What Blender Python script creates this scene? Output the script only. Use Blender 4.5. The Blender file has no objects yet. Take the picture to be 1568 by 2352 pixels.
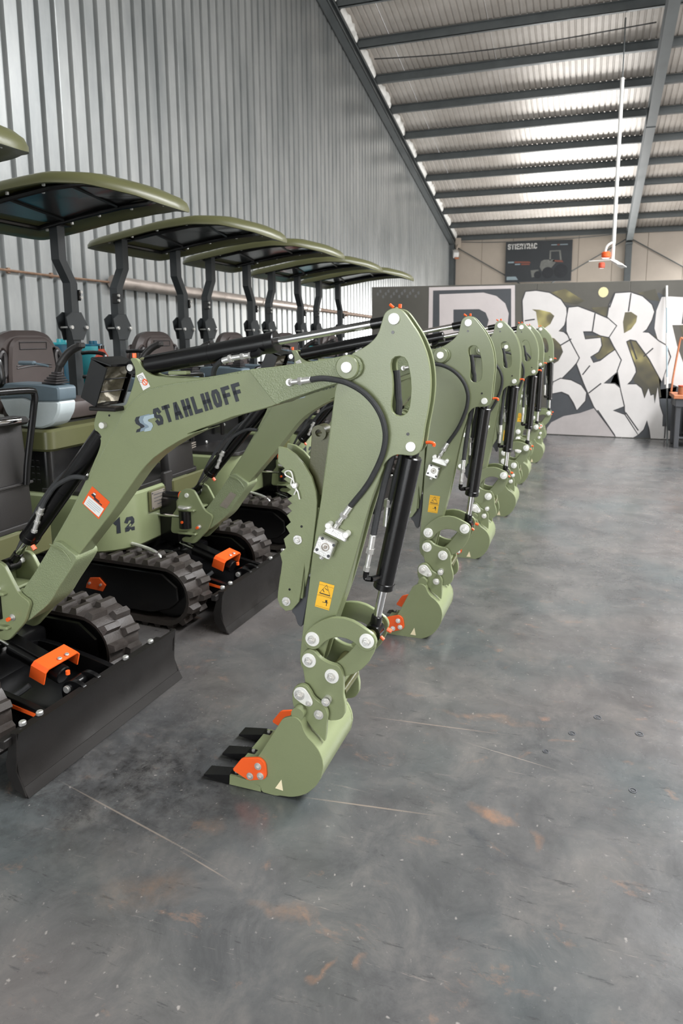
import bpy, bmesh, math, random
from mathutils import Vector, Matrix, Euler
random.seed(7)
C = bpy.context.scene.collection
S = bpy.context.scene
R = math.radians

# ---------------------------------------------------------------- camera
cam_d = bpy.data.cameras.new('camera')
cam = bpy.data.objects.new('camera', cam_d); C.objects.link(cam)
cam.location = (0, 0, 1.5)
cam.rotation_euler = (R(90 - 8.7), 0, R(18.05))
cam_d.sensor_fit = 'AUTO'; cam_d.sensor_width = 36
cam_d.lens = 1500 / 2352 * 36
cam_d.shift_x = -76 / 2352
cam_d.shift_y = -176 / 2352
cam_d.clip_start = 0.05; cam_d.clip_end = 200
cam_d.dof.use_dof = True
cam_d.dof.focus_distance = 2.15
cam_d.dof.aperture_fstop = 5.0
S.camera = cam

# ---------------------------------------------------------------- world, lights, exposure
S.view_settings.view_transform = 'Standard'
S.view_settings.look = 'None'
S.view_settings.exposure = 0.66
S.view_settings.gamma = 1.0
S.view_settings.use_curve_mapping = False
w = bpy.data.worlds.new('world'); S.world = w; w.use_nodes = True
nt = w.node_tree; nt.nodes.clear()
bg = nt.nodes.new('ShaderNodeBackground'); wo = nt.nodes.new('ShaderNodeOutputWorld')
bg.inputs[0].default_value = (0.95, 0.97, 1.0, 1); bg.inputs[1].default_value = 1.8
nt.links.new(bg.outputs[0], wo.inputs[0])

def area(name, loc, target, sx, sy, energy, col=(1, 1, 1)):
    d = bpy.data.lights.new(name, 'AREA'); d.shape = 'RECTANGLE'; d.size = sx; d.size_y = sy
    d.energy = energy; d.color = col
    o = bpy.data.objects.new(name, d); C.objects.link(o); o.location = loc
    o.rotation_euler = (Vector(target) - Vector(loc)).to_track_quat('-Z', 'Y').to_euler()
    return o
# daylight through the big doors of the open long side and the open end behind the camera
area('skylight_daylight', (5.35, 11, 8.2), (5.35, 11, 0), 3.0, 24, 4000, (0.985, 0.99, 1.0))
area('door_daylight_side', (12.9, 8, 2.25), (0, 8, 2.0), 10, 4.4, 420, (1.0, 0.97, 0.93))
area('door_daylight_behind', (-1.8, -8.6, 2.3), (-1.8, 3, 2.35), 6.4, 4.2, 360, (0.97, 0.99, 1.0))
area('door_daylight_back', (-0.7, 24.3, 1.6), (-0.5, 10, 3.6), 3.4, 2.8, 460, (1.0, 0.99, 0.97))

# ---------------------------------------------------------------- materials
def srgb(r, g, b):
    f = lambda c: (c / 255 / 12.92) if c / 255 <= 0.04045 else ((c / 255 + 0.055) / 1.055) ** 2.4
    return (f(r), f(g), f(b), 1)

def mat(name, col, rough=0.5, metal=0.0, noise=None, bump=0.0, bscale=60, coat=0.0, spec=0.5, emit=None, rnoise=0.0):
    """procedural principled material; noise = (scale, amount) mottles the base colour"""
    m = bpy.data.materials.new(name); m.use_nodes = True
    t = m.node_tree; n = t.nodes; b = n['Principled BSDF']
    b.inputs['Base Color'].default_value = col
    b.inputs['Roughness'].default_value = rough
    b.inputs['Metallic'].default_value = metal
    b.inputs['Specular IOR Level'].default_value = spec
    b.inputs['Coat Weight'].default_value = coat
    tc = n.new('ShaderNodeTexCoord')
    if noise:
        nz = n.new('ShaderNodeTexNoise'); nz.inputs['Scale'].default_value = noise[0]
        nz.inputs['Detail'].default_value = 5; nz.inputs['Roughness'].default_value = 0.65
        t.links.new(tc.outputs['Object'], nz.inputs['Vector'])
        mr = n.new('ShaderNodeMapRange'); mr.inputs[1].default_value = 0.3; mr.inputs[2].default_value = 0.7
        mr.inputs[3].default_value = 1 - noise[1]; mr.inputs[4].default_value = 1 + noise[1]
        t.links.new(nz.outputs['Fac'], mr.inputs[0])
        mx = n.new('ShaderNodeVectorMath'); mx.operation = 'SCALE'
        mx.inputs[0].default_value = col[:3]
        t.links.new(mr.outputs[0], mx.inputs['Scale'])
        t.links.new(mx.outputs[0], b.inputs['Base Color'])
        if rnoise:
            m2 = n.new('ShaderNodeMapRange'); m2.inputs[1].default_value = 0.3; m2.inputs[2].default_value = 0.7
            m2.inputs[3].default_value = rough - rnoise; m2.inputs[4].default_value = rough + rnoise
            t.links.new(nz.outputs['Fac'], m2.inputs[0]); t.links.new(m2.outputs[0], b.inputs['Roughness'])
    if bump:
        nb = n.new('ShaderNodeTexNoise'); nb.inputs['Scale'].default_value = bscale; nb.inputs['Detail'].default_value = 3
        t.links.new(tc.outputs['Object'], nb.inputs['Vector'])
        bp = n.new('ShaderNodeBump'); bp.inputs['Strength'].default_value = bump; bp.inputs['Distance'].default_value = 0.002
        t.links.new(nb.outputs['Fac'], bp.inputs['Height']); t.links.new(bp.outputs[0], b.inputs['Normal'])
    if emit:
        b.inputs['Emission Color'].default_value = col; b.inputs['Emission Strength'].default_value = emit
    return m

M = {}
M['olive'] = mat('olive_paint', srgb(124, 133, 99), 0.31, noise=(3, .05), bump=.12, bscale=260)
M['olive_cast'] = mat('olive_paint_cast', srgb(124, 134, 102), 0.30, noise=(6, .06), bump=1.0, bscale=230)
M['olive_dk'] = mat('olive_paint_body', srgb(78, 79, 50), 0.34, noise=(4, .05), bump=.1, bscale=200)
M['black'] = mat('black_gloss_paint', srgb(13, 13, 14), 0.22, noise=(8, .2), bump=.1, bscale=200)
M['blackm'] = mat('black_satin_steel', srgb(24, 22, 21), 0.45, noise=(7, .25), bump=.15, bscale=120, rnoise=.1, spec=.3)
M['grey_post'] = mat('charcoal_post_paint', srgb(44, 48, 50), 0.42, noise=(6, .12))
M['plastic'] = mat('dark_brown_plastic', srgb(28, 26, 25), 0.45, noise=(20, .1), bump=.3, bscale=400)
M['seat'] = mat('brown_black_vinyl', srgb(66, 58, 56), 0.42, noise=(12, .08), bump=.25, bscale=500)
M['seatdk'] = mat('dark_vinyl', srgb(44, 42, 43), 0.35, noise=(12, .1), bump=.2, bscale=500)
M['rubber'] = mat('track_rubber', srgb(50, 45, 42), 0.45, noise=(14, .25), bump=.5, bscale=150, rnoise=.15)
M['hose'] = mat('hose_rubber', srgb(48, 50, 52), 0.5, noise=(60, .2), bump=.8, bscale=900)
M['chrome'] = mat('chrome_rod', srgb(215, 215, 215), 0.1, 1.0, noise=(20, .03))
M['zinc'] = mat('zinc_plated_steel', srgb(225, 225, 222), 0.28, .75, noise=(60, .1), bump=.2, bscale=300)
M['pinw'] = mat('bright_pin_face', srgb(235, 236, 232), 0.35, .35, noise=(40, .05))
M['orange'] = mat('orange_paint', srgb(232, 92, 34), 0.35, noise=(5, .05))
M['yellow'] = mat('yellow_decal', srgb(240, 185, 45), 0.45, noise=(15, .03))
M['white'] = mat('white_decal', srgb(225, 225, 222), 0.5, noise=(20, .03))
M['ink'] = mat('navy_ink', srgb(28, 34, 42), 0.5, noise=(20, .1))
M['bluegrey'] = mat('blue_grey_ink', srgb(158, 176, 184), 0.5, noise=(20, .03))
M['bluegrey2'] = mat('mid_blue_grey_ink', srgb(120, 138, 150), 0.5, noise=(20, .03))
M['cream'] = mat('cream_decal', srgb(238, 226, 190), 0.5, noise=(20, .03))
M['conlight'] = mat('light_grey_plastic', srgb(176, 186, 188), 0.4, noise=(20, .05))
M['condark'] = mat('slate_grey_plastic', srgb(84, 98, 106), 0.4, noise=(20, .06))
M['lens'] = mat('light_lens', srgb(120, 115, 100), 0.12, 0.3, noise=(60, .3))
M['darkgrey'] = mat('dark_grey_bracket', srgb(66, 68, 72), 0.5, noise=(8, .08))
M['tag'] = mat('aluminium_tag', srgb(158, 150, 140), 0.4, .5, noise=(30, .08))
M['teal'] = mat('teal_plastic', srgb(60, 170, 180), 0.35, noise=(5, .1))
M['tealdk'] = mat('deep_teal_plastic', srgb(10, 86, 112), 0.35, noise=(5, .1))
M['red'] = mat('faded_red_plastic', srgb(205, 85, 60), 0.5, noise=(8, .1))
M['steel'] = mat('grey_primed_steel', srgb(92, 97, 98), 0.5, .2, noise=(3, .15), rnoise=.1)
M['foam'] = mat('white_foil_insulation', srgb(226, 226, 222), 0.5, noise=(9, .12), bump=1, bscale=20)
M['pipe'] = mat('galvanised_duct', srgb(170, 160, 152), 0.35, .7, noise=(5, .12), rnoise=.1)
M['rust'] = mat('rusty_pipe', srgb(120, 96, 78), 0.6, .3, noise=(20, .3))
M['creamwall'] = mat('cream_wall_panel', srgb(196, 184, 170), 0.5, noise=(2, .05))
M['wood'] = mat('orange_brown_wood', srgb(176, 110, 74), 0.5, noise=(25, .2))
M['gw'] = mat('graffiti_white_paint', srgb(208, 205, 203), 0.6, noise=(2.5, .05))
M['gdk'] = mat('graffiti_charcoal_paint', srgb(70, 73, 77), 0.6, noise=(3, .1))
M['gline'] = mat('graffiti_line_paint', srgb(58, 58, 60), 0.6, noise=(3, .1))
M['ggrey'] = mat('graffiti_floor_grey', srgb(172, 166, 165), 0.6, noise=(4, .08))
M['gpink'] = mat('graffiti_pale_paint', srgb(200, 192, 191), 0.6, noise=(3, .05))

def olive_gold():
    m = mat('graffiti_olive_gold_paint', srgb(88, 84, 62), 0.6)
    t = m.node_tree; n = t.nodes; b = n['Principled BSDF']
    tc = n.new('ShaderNodeTexCoord'); nz = n.new('ShaderNodeTexNoise'); nz.inputs['Scale'].default_value = 2.2
    nz.inputs['Detail'].default_value = 2
    cr = n.new('ShaderNodeValToRGB'); e = cr.color_ramp.elements
    e[0].position = .42; e[0].color = srgb(74, 72, 62); e[1].position = .72; e[1].color = srgb(196, 186, 120)
    e2 = cr.color_ramp.elements.new(.57); e2.color = srgb(104, 98, 72)
    t.links.new(tc.outputs['Object'], nz.inputs['Vector']); t.links.new(nz.outputs['Fac'], cr.inputs[0])
    t.links.new(cr.outputs[0], b.inputs['Base Color'])
    return m
M['gold'] = olive_gold()

def floor_mat():
    m = bpy.data.materials.new('worn_sealed_concrete'); m.use_nodes = True
    t = m.node_tree; n = t.nodes; b = n['Principled BSDF']; L = t.links
    tc = n.new('ShaderNodeTexCoord')
    def noise(scale, detail=6, rough=.65, vec=None, dist=0):
        z = n.new('ShaderNodeTexNoise'); z.inputs['Scale'].default_value = scale; z.inputs['Detail'].default_value = detail
        z.inputs['Roughness'].default_value = rough; z.inputs['Distortion'].default_value = dist
        L.new(vec or tc.outputs['Object'], z.inputs['Vector']); return z.outputs['Fac']
    def ramp(src, stops):
        c = n.new('ShaderNodeValToRGB'); e = c.color_ramp.elements
        e[0].position, e[0].color = stops[0]; e[1].position, e[1].color = stops[-1]
        for p, col in stops[1:-1]:
            x = e.new(p); x.color = col
        L.new(src, c.inputs[0]); return c.outputs[0]
    def mix(f, a, c):
        x = n.new('ShaderNodeMix'); x.data_type = 'RGBA'; L.new(f, x.inputs[0])
        for s, v in ((6, a), (7, c)):
            if isinstance(v, tuple): x.inputs[s].default_value = v
            else: L.new(v, x.inputs[s])
        return x.outputs[2]
    def mathn(op, x, y):
        m_ = n.new('ShaderNodeMath'); m_.operation = op; m_.use_clamp = True
        for i, v in enumerate((x, y)):
            if isinstance(v, (int, float)): m_.inputs[i].default_value = v
            else: L.new(v, m_.inputs[i])
        return m_.outputs[0]
    wob = n.new('ShaderNodeTexNoise'); wob.inputs['Scale'].default_value = 7; wob.inputs['Detail'].default_value = 5
    L.new(tc.outputs['Object'], wob.inputs['Vector'])
    wv = n.new('ShaderNodeVectorMath'); wv.operation = 'MULTIPLY_ADD'; wv.inputs[1].default_value = (.16, .16, 0); 
    L.new(wob.outputs['Color'], wv.inputs[0]); L.new(tc.outputs['Object'], wv.inputs[2])
    fine = ramp(noise(16, 6, .75), [(.36, (.15, .15, .15, 1)), (.62, (1, 1, 1, 1))])
    def spot(x, y, rx, ry, rot, amt, warp=True, soft_=.9):
        """mask of one worn patch or scratch lying at floor position x, y"""
        mp_ = n.new('ShaderNodeMapping'); mp_.vector_type = 'TEXTURE'
        k = .08 if warp else 0
        mp_.inputs['Location'].default_value = (x + k, y + k, 0); mp_.inputs['Rotation'].default_value = (0, 0, R(rot)); mp_.inputs['Scale'].default_value = (rx, ry, 1)
        L.new(wv.outputs[0] if warp else tc.outputs['Object'], mp_.inputs['Vector'])
        ln = n.new('ShaderNodeVectorMath'); ln.operation = 'LENGTH'; L.new(mp_.outputs[0], ln.inputs[0])
        mr_ = n.new('ShaderNodeMapRange'); mr_.inputs[1].default_value = 1.0; mr_.inputs[2].default_value = 1 - soft_; mr_.inputs[3].default_value = 0; mr_.inputs[4].default_value = amt
        L.new(ln.outputs['Value'], mr_.inputs[0])
        return mathn('MULTIPLY', mr_.outputs[0], fine) if warp else mr_.outputs[0]
    big = ramp(noise(.8, 3, .5, dist=.4), [(.3, srgb(56, 58, 60)), (.5, srgb(80, 81, 81)), (.7, srgb(102, 100, 98))])
    med = ramp(noise(4.5, 8, .72, dist=.5), [(.32, srgb(49, 50, 52)), (.5, srgb(84, 84, 84)), (.70, srgb(116, 112, 108))])
    half = n.new('ShaderNodeValue'); half.outputs[0].default_value = .5
    base = mix(half.outputs[0], big, med)
    teal = ramp(noise(1.3, 4, .5), [(.5, (0, 0, 0, 1)), (.72, (.5, .5, .5, 1))])
    c1 = mix(teal, base, srgb(72, 86, 88))
    mpb = n.new('ShaderNodeMapping'); mpb.inputs['Location'].default_value = (13, 5, 0); mpb.inputs['Scale'].default_value = (1, 1.6, 1)
    L.new(tc.outputs['Object'], mpb.inputs['Vector'])
    brown = ramp(noise(5.5, 6, .75, mpb.outputs[0], .4), [(.60, (0, 0, 0, 1)), (.76, (.55, .55, .55, 1))])
    c2 = mix(brown, c1, srgb(142, 110, 88))
    warm = ramp(noise(.5, 3, .5, mpb.outputs[0]), [(.45, (0, 0, 0, 1)), (.7, (.22, .22, .22, 1))])
    c2 = mix(warm, c2, srgb(128, 112, 104))
    def scratches(rot, sc, thr, col, amt, src):
        mp = n.new('ShaderNodeMapping'); mp.inputs['Rotation'].default_value = (0, 0, R(rot)); mp.inputs['Scale'].default_value = sc
        L.new(tc.outputs['Object'], mp.inputs['Vector'])
        s_ = ramp(noise(2.4, 5, .8, mp.outputs[0]), [(thr, (0, 0, 0, 1)), (thr + .06, (amt, amt, amt, 1))])
        return mix(s_, src, col)
    c3 = scratches(-6, (1.6, 34, 1), .64, srgb(168, 156, 146), .35, c2)
    c3 = scratches(24, (2.2, 40, 1), .66, srgb(160, 146, 134), .35, c3)
    c3 = scratches(12, (2.5, 16, 1), .60, srgb(54, 55, 56), .6, c3)
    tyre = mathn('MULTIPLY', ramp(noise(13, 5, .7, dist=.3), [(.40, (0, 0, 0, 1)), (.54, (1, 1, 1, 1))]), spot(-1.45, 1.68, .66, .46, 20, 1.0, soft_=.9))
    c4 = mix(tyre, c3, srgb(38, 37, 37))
    for (x, y, rx, ry, rot, amt, col) in ((-.22, 1.88, .10, .035, -8, .8, srgb(150, 112, 84)), (-.08, 1.82, .02, .05, 20, .5, srgb(150, 112, 84)), (-.26, 1.79, .10, .022, -28, .8, srgb(62, 65, 68)), (-.12, 1.735, .10, .016, -12, .6, srgb(66, 68, 71)),
            (-1.08, 1.30, .14, .08, 20, .45, srgb(118, 96, 78)), (-1.05, 1.58, .07, .05, 10, .5, srgb(126, 102, 84)), (-.70, 1.36, .10, .03, 0, .45, srgb(136, 108, 86)), (-.47, 1.30, .018, .03, 0, .6, srgb(150, 110, 82)), (-.54, 1.245, .012, .035, -10, .6, srgb(150, 110, 82)), (-.12, 2.5, .03, .02, 0, .6, srgb(160, 120, 96)), (-.3, 2.43, .25, .025, 4, .45, srgb(140, 112, 92))):
        c4 = mix(spot(x, y, rx, ry, rot, amt), c4, col)
    for (x, y, l_, w_, rot, col) in ((-1.30, 1.515, .39, .004, -12.2, srgb(150, 138, 126)), (-.61, 1.80, .25, .004, 7, srgb(158, 142, 126)), (-.98, 1.43, .12, .003, -14, srgb(150, 136, 124)), (.215, 1.693, .03, .003, -8, srgb(40, 34, 34)), (-.2, 2.2, .2, .003, -10, srgb(150, 140, 130)), (-.5, 2.3, .3, .004, 5, srgb(150, 134, 122))):
        c4 = mix(spot(x, y, l_, w_, rot, .5, warp=False, soft_=.7), c4, col)
    spk = ramp(noise(55, 2, .5), [(.69, (0, 0, 0, 1)), (.78, (.45, .45, .45, 1))])
    c5 = mix(spk, c4, srgb(172, 166, 160))
    L.new(c5, b.inputs['Base Color'])
    rr = n.new('ShaderNodeMapRange'); rr.inputs[1].default_value = .3; rr.inputs[2].default_value = .7
    rr.inputs[3].default_value = .17; rr.inputs[4].default_value = .33
    b.inputs['Specular IOR Level'].default_value = .75
    L.new(noise(3.5, 7, .7), rr.inputs[0]); L.new(rr.outputs[0], b.inputs['Roughness'])
    bp = n.new('ShaderNodeBump'); bp.inputs['Strength'].default_value = .12; bp.inputs['Distance'].default_value = .003
    L.new(noise(40, 5, .7), bp.inputs['Height']); L.new(bp.outputs[0], b.inputs['Normal'])
    return m
M['floor'] = floor_mat()

def galv(name, c0, c1, rough, metal, sx=1.0):
    m = bpy.data.materials.new(name); m.use_nodes = True
    t = m.node_tree; n = t.nodes; b = n['Principled BSDF']; L = t.links
    tc = n.new('ShaderNodeTexCoord'); mp = n.new('ShaderNodeMapping'); mp.inputs['Scale'].default_value = (1, sx, .25)
    L.new(tc.outputs['Object'], mp.inputs['Vector'])
    nz = n.new('ShaderNodeTexNoise'); nz.inputs['Scale'].default_value = 1.8; nz.inputs['Detail'].default_value = 8; nz.inputs['Roughness'].default_value = .7
    L.new(mp.outputs[0], nz.inputs['Vector'])
    cr = n.new('ShaderNodeValToRGB'); e = cr.color_ramp.elements
    e[0].position = .35; e[0].color = c0; e[1].position = .68; e[1].color = c1
    L.new(nz.outputs['Fac'], cr.inputs[0]); L.new(cr.outputs[0], b.inputs['Base Color'])
    b.inputs['Metallic'].default_value = metal
    rr = n.new('ShaderNodeMapRange'); rr.inputs[3].default_value = rough - .07; rr.inputs[4].default_value = rough + .1
    L.new(nz.outputs['Fac'], rr.inputs[0]); L.new(rr.outputs[0], b.inputs['Roughness'])
    return m
M['wall'] = galv('galvanised_wall_sheet', srgb(138, 142, 142), srgb(166, 168, 167), .34, .6)
M['roof'] = galv('pale_roof_sheet', srgb(188, 181, 173), srgb(206, 200, 193), .32, .25)
M['parts'] = mat('partition_grey_paint', srgb(84, 82, 76), 0.6, noise=(1.5, .12))

# ---------------------------------------------------------------- mesh helpers
class MB:
    """collects vertices and faces, builds ONE mesh"""
    def __init__(s): s.v = []; s.f = []
    def add(s, vs, fs):
        o = len(s.v); s.v += [tuple(v) for v in vs]; s.f += [tuple(i + o for i in f) for f in fs]; return s
    def box(s, c, d, b=0.0, rot=None):
        bm = bmesh.new(); bmesh.ops.create_cube(bm, size=1)
        bmesh.ops.scale(bm, vec=d, verts=bm.verts)
        if b > 0:
            bmesh.ops.bevel(bm, geom=list(bm.edges), offset=min(b, min(d) * .45), segments=2 if b > .012 else 1, affect='EDGES', profile=.5)
        if rot: bmesh.ops.rotate(bm, matrix=Euler(rot).to_matrix(), verts=bm.verts)
        bm.verts.index_update()
        s.add([v.co + Vector(c) for v in bm.verts], [[v.index for v in f.verts] for f in bm.faces]); bm.free(); return s
    def cyl(s, p0, p1, r, n=16, r2=None, ch=0.0):
        p0 = Vector(p0); p1 = Vector(p1); d = (p1 - p0); l = d.length; d.normalize()
        q = d.to_track_quat('Z', 'Y').to_matrix(); r2 = r if r2 is None else r2
        rings = [(0, r), (l, r2)] if ch <= 0 else [(0, r - ch), (ch, r), (l - ch, r2), (l, r2 - ch)]
        vs = []
        for z, rr in rings:
            for i in range(n):
                a = 2 * math.pi * i / n; vs.append(p0 + q @ Vector((rr * math.cos(a), rr * math.sin(a), z)))
        fs = []
        for k in range(len(rings) - 1):
            for i in range(n):
                j = (i + 1) % n; fs.append((k * n + i, k * n + j, (k + 1) * n + j, (k + 1) * n + i))
        fs.append(tuple(reversed(range(n)))); fs.append(tuple(range((len(rings) - 1) * n, len(rings) * n)))
        return s.add(vs, fs)
    def ring(s, p0, p1, ro, ri, n=20):
        p0 = Vector(p0); p1 = Vector(p1); d = (p1 - p0); l = d.length; d.normalize(); q = d.to_track_quat('Z', 'Y').to_matrix()
        vs = []; fs = []
        for z, rr in ((0, ri), (0, ro), (l, ro), (l, ri)):
            for i in range(n):
                a = 2 * math.pi * i / n; vs.append(p0 + q @ Vector((rr * math.cos(a), rr * math.sin(a), z)))
        for k in range(4):
            for i in range(n):
                j = (i + 1) % n; k2 = (k + 1) % 4; fs.append((k * n + i, k * n + j, k2 * n + j, k2 * n + i))
        return s.add(vs, fs)
    def tube(s, pts, r, n=8, sm=True, closed=False):
        P = [Vector(p) for p in pts]
        if sm: P = spline(P, 4, closed)
        N = len(P); up = Vector((0, 1, 0.03)); vs = []; fs = []; prev = None
        for i, p in enumerate(P):
            a = P[(i - 1) % N] if (closed or i > 0) else p; b = P[(i + 1) % N] if (closed or i < N - 1) else p
            t = (b - a).normalized()
            if prev is None: u = t.cross(up); u = u.normalized() if u.length > 1e-4 else Vector((1, 0, 0))
            else:
                u = prev - t * prev.dot(t); u = u.normalized() if u.length > 1e-6 else prev
            prev = u; w_ = t.cross(u)
            for k in range(n):
                an = 2 * math.pi * k / n; vs.append(p + u * (r * math.cos(an)) + w_ * (r * math.sin(an)))
        for i in range(N if closed else N - 1):
            for k in range(n):
                j = (k + 1) % n; i2 = (i + 1) % N; fs.append((i * n + k, i2 * n + k, i2 * n + j, i * n + j))
        if not closed: fs.append(tuple(range(n))); fs.append(tuple(reversed(range((N - 1) * n, N * n))))
        return s.add(vs, fs)
    def loft(s, rings, cap=True):
        n = len(rings[0]); vs = [v for r_ in rings for v in r_]; fs = []
        for k in range(len(rings) - 1):
            for i in range(n):
                j = (i + 1) % n; fs.append((k * n + i, k * n + j, (k + 1) * n + j, (k + 1) * n + i))
        if cap: fs.append(tuple(reversed(range(n)))); fs.append(tuple(range((len(rings) - 1) * n, len(rings) * n)))
        return s.add(vs, fs)
    def extr(s, pts, y0, y1, holes=(), b=0.0015, ax='xz'):
        """plate of outline pts (x,z) between y0 and y1 (ax xz), or outline (y,z) between x0 and x1 (ax yz), or (x,y) along z (ax xy)"""
        t = abs(y1 - y0); mid = (y0 + y1) / 2; b = min(b, t * .4)
        cu = bpy.data.curves.new('tmp', 'CURVE'); cu.dimensions = '2D'; cu.fill_mode = 'BOTH'
        cu.extrude = t / 2 - b; cu.bevel_depth = b; cu.bevel_resolution = 0; cu.offset = -b
        for loop in [pts] + list(holes):
            sp = cu.splines.new('POLY'); sp.points.add(len(loop) - 1); sp.use_cyclic_u = True
            for i, p in enumerate(loop): sp.points[i].co = (p[0], p[1], 0, 1)
        ob = bpy.data.objects.new('tmp', cu); C.objects.link(ob)
        me = bpy.data.meshes.new_from_object(ob.evaluated_get(bpy.context.evaluated_depsgraph_get()))
        if ax == 'xz': vs = [(v.co.x, mid - v.co.z, v.co.y) for v in me.vertices]
        elif ax == 'yz': vs = [(mid + v.co.z, v.co.x, v.co.y) for v in me.vertices]
        else: vs = [(v.co.x, v.co.y, mid + v.co.z) for v in me.vertices]
        fs = [list(p.vertices) for p in me.polygons]
        bpy.data.objects.remove(ob); bpy.data.curves.remove(cu); bpy.data.meshes.remove(me)
        return s.add(vs, fs)
    def poly(s, pts3): return s.add(pts3, [tuple(range(len(pts3)))])

def spline(P, k=4, closed=False):
    out = []; N = len(P)
    if N < 3: return P
    for i in range(N if closed else N - 1):
        p1 = P[i]; p2 = P[(i + 1) % N]
        p0 = P[(i - 1) % N] if (closed or i > 0) else p1 * 2 - p2
        p3 = P[(i + 2) % N] if (closed or i < N - 2) else p2 * 2 - p1
        for j in range(k):
            t = j / k
            out.append(.5 * ((2 * p1) + (p2 - p0) * t + (2 * p0 - 5 * p1 + 4 * p2 - p3) * t * t + (3 * p1 - p0 - 3 * p2 + p3) * t ** 3))
    if not closed: out.append(P[-1])
    return out

def soft(pts, r=0.012, it=2):
    """round the corners of a closed outline, cutting at most r off each side"""
    for _ in range(it):
        q = []; n = len(pts)
        for i in range(n):
            a = Vector(pts[i - 1]); b = Vector(pts[i]); c = Vector(pts[(i + 1) % n])
            d1 = min(r, (a - b).length * .3); d2 = min(r, (c - b).length * .3)
            q.append(tuple(b + (a - b).normalized() * d1)); q.append(tuple(b + (c - b).normalized() * d2))
        pts = q; r *= .4
    return pts

ORG = Vector((0, 0, 0))
def mesh_of(name, mb, m, smooth=35, org=None):
    me = bpy.data.meshes.new(name); o = ORG if org is None else org
    me.from_pydata([tuple(Vector(v) - o) for v in mb.v], [], mb.f); me.validate()
    bm = bmesh.new(); bm.from_mesh(me); bmesh.ops.recalc_face_normals(bm, faces=bm.faces); bm.to_mesh(me); bm.free()
    me.materials.append(M[m] if isinstance(m, str) else m)
    if smooth:
        me.polygons.foreach_set('use_smooth', [True] * len(me.polygons)); me.set_sharp_from_angle(angle=R(smooth))
    return me
def part(name, mb, m, parent=None, label=None, smooth=35, kind=None, org=None):
    o = bpy.data.objects.new(name, mesh_of(name, mb, m, smooth, org)); C.objects.link(o); o.parent = parent
    if label: o['label'] = label
    if kind: o['kind'] = kind
    return o
def thing(name, label, cat, loc=(0, 0, 0), group=None, rz=0):
    o = bpy.data.objects.new(name, None); C.objects.link(o); o.location = loc; o.rotation_euler = (0, 0, rz)
    o['label'] = label; o['category'] = cat
    if group: o['group'] = group
    return o
def tag(o, label, cat, group=None):
    o['label'] = label; o['category'] = cat
    if group: o['group'] = group
    return o

# stroke lettering -------------------------------------------------
FONT = {'S': [[(1, .84), (.82, 1), (.18, 1), (0, .84), (0, .66), (.18, .52), (.82, .48), (1, .34), (1, .16), (.82, 0), (.18, 0), (0, .16)]],
 'T': [[(0, 1), (1, 1)], [(.5, 1), (.5, 0)]], 'A': [[(0, 0), (.42, 1), (.58, 1), (1, 0)], [(.2, .28), (.8, .28)]],
 'H': [[(0, 0), (0, 1)], [(1, 0), (1, 1)], [(0, .5), (1, .5)]], 'L': [[(0, 1), (0, 0), (1, 0)]],
 'O': [[(.5, 1), (.2, 1), (0, .82), (0, .18), (.2, 0), (.8, 0), (1, .18), (1, .82), (.8, 1), (.5, 1)]],
 'F': [[(0, 0), (0, 1), (1, 1)], [(0, .5), (.8, .5)]], '1': [[(.25, .82), (.6, 1), (.6, 0)]],
 '2': [[(0, .8), (.18, 1), (.82, 1), (1, .84), (1, .62), (0, .12), (0, 0), (1, 0)]],
 'E': [[(1, 1), (0, 1), (0, 0), (1, 0)], [(0, .5), (.8, .5)]], 'R': [[(0, 0), (0, 1), (.8, 1), (1, .85), (1, .6), (.8, .45), (0, .45)], [(.5, .45), (1, 0)]],
 'C': [[(1, .82), (.82, 1), (.18, 1), (0, .82), (0, .18), (.18, 0), (.82, 0), (1, .18)]], 'I': [[(.5, 0), (.5, 1)]]}
def letters(mb, text, o, u, v, w, h, gap, st, push=None):
    """flat block letters; o origin, u / v unit vectors right and up"""
    o = Vector(o); u = Vector(u); v = Vector(v); x = 0
    for ch in text:
        if ch == ' ': x += w * .6; continue
        cw = w * (.45 if ch in 'I' else 1)
        for line in FONT[ch]:
            P = [Vector((x + st / 2 + p[0] * (cw - st), st / 2 + p[1] * (h - st))) for p in line]
            Lf = []; Rt = []; n = len(P)
            for i, p in enumerate(P):
                d1 = (p - P[i - 1]).normalized() if i else None; d2 = (P[i + 1] - p).normalized() if i < n - 1 else None
                if d1 is None: p = p - d2 * st / 2 * (0 if ch in 'O' else 1)
                if d2 is None: p = p + d1 * st / 2 * (0 if ch in 'O' else 1)
                d1 = d1 or d2; d2 = d2 or d1
                t = (d1 + d2).normalized(); nn = Vector((-t.y, t.x)); k = st / 2 / max(.45, nn.dot(Vector((-d1.y, d1.x))))
                Lf.append(p + nn * k); Rt.append(p - nn * k)
            vs = [o + u * q.x + v * q.y for q in Lf + Rt]
            mb.add(vs, [(i, i + 1, n + i + 1, n + i) for i in range(n - 1)])
        x += cw + gap
    return mb

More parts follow.
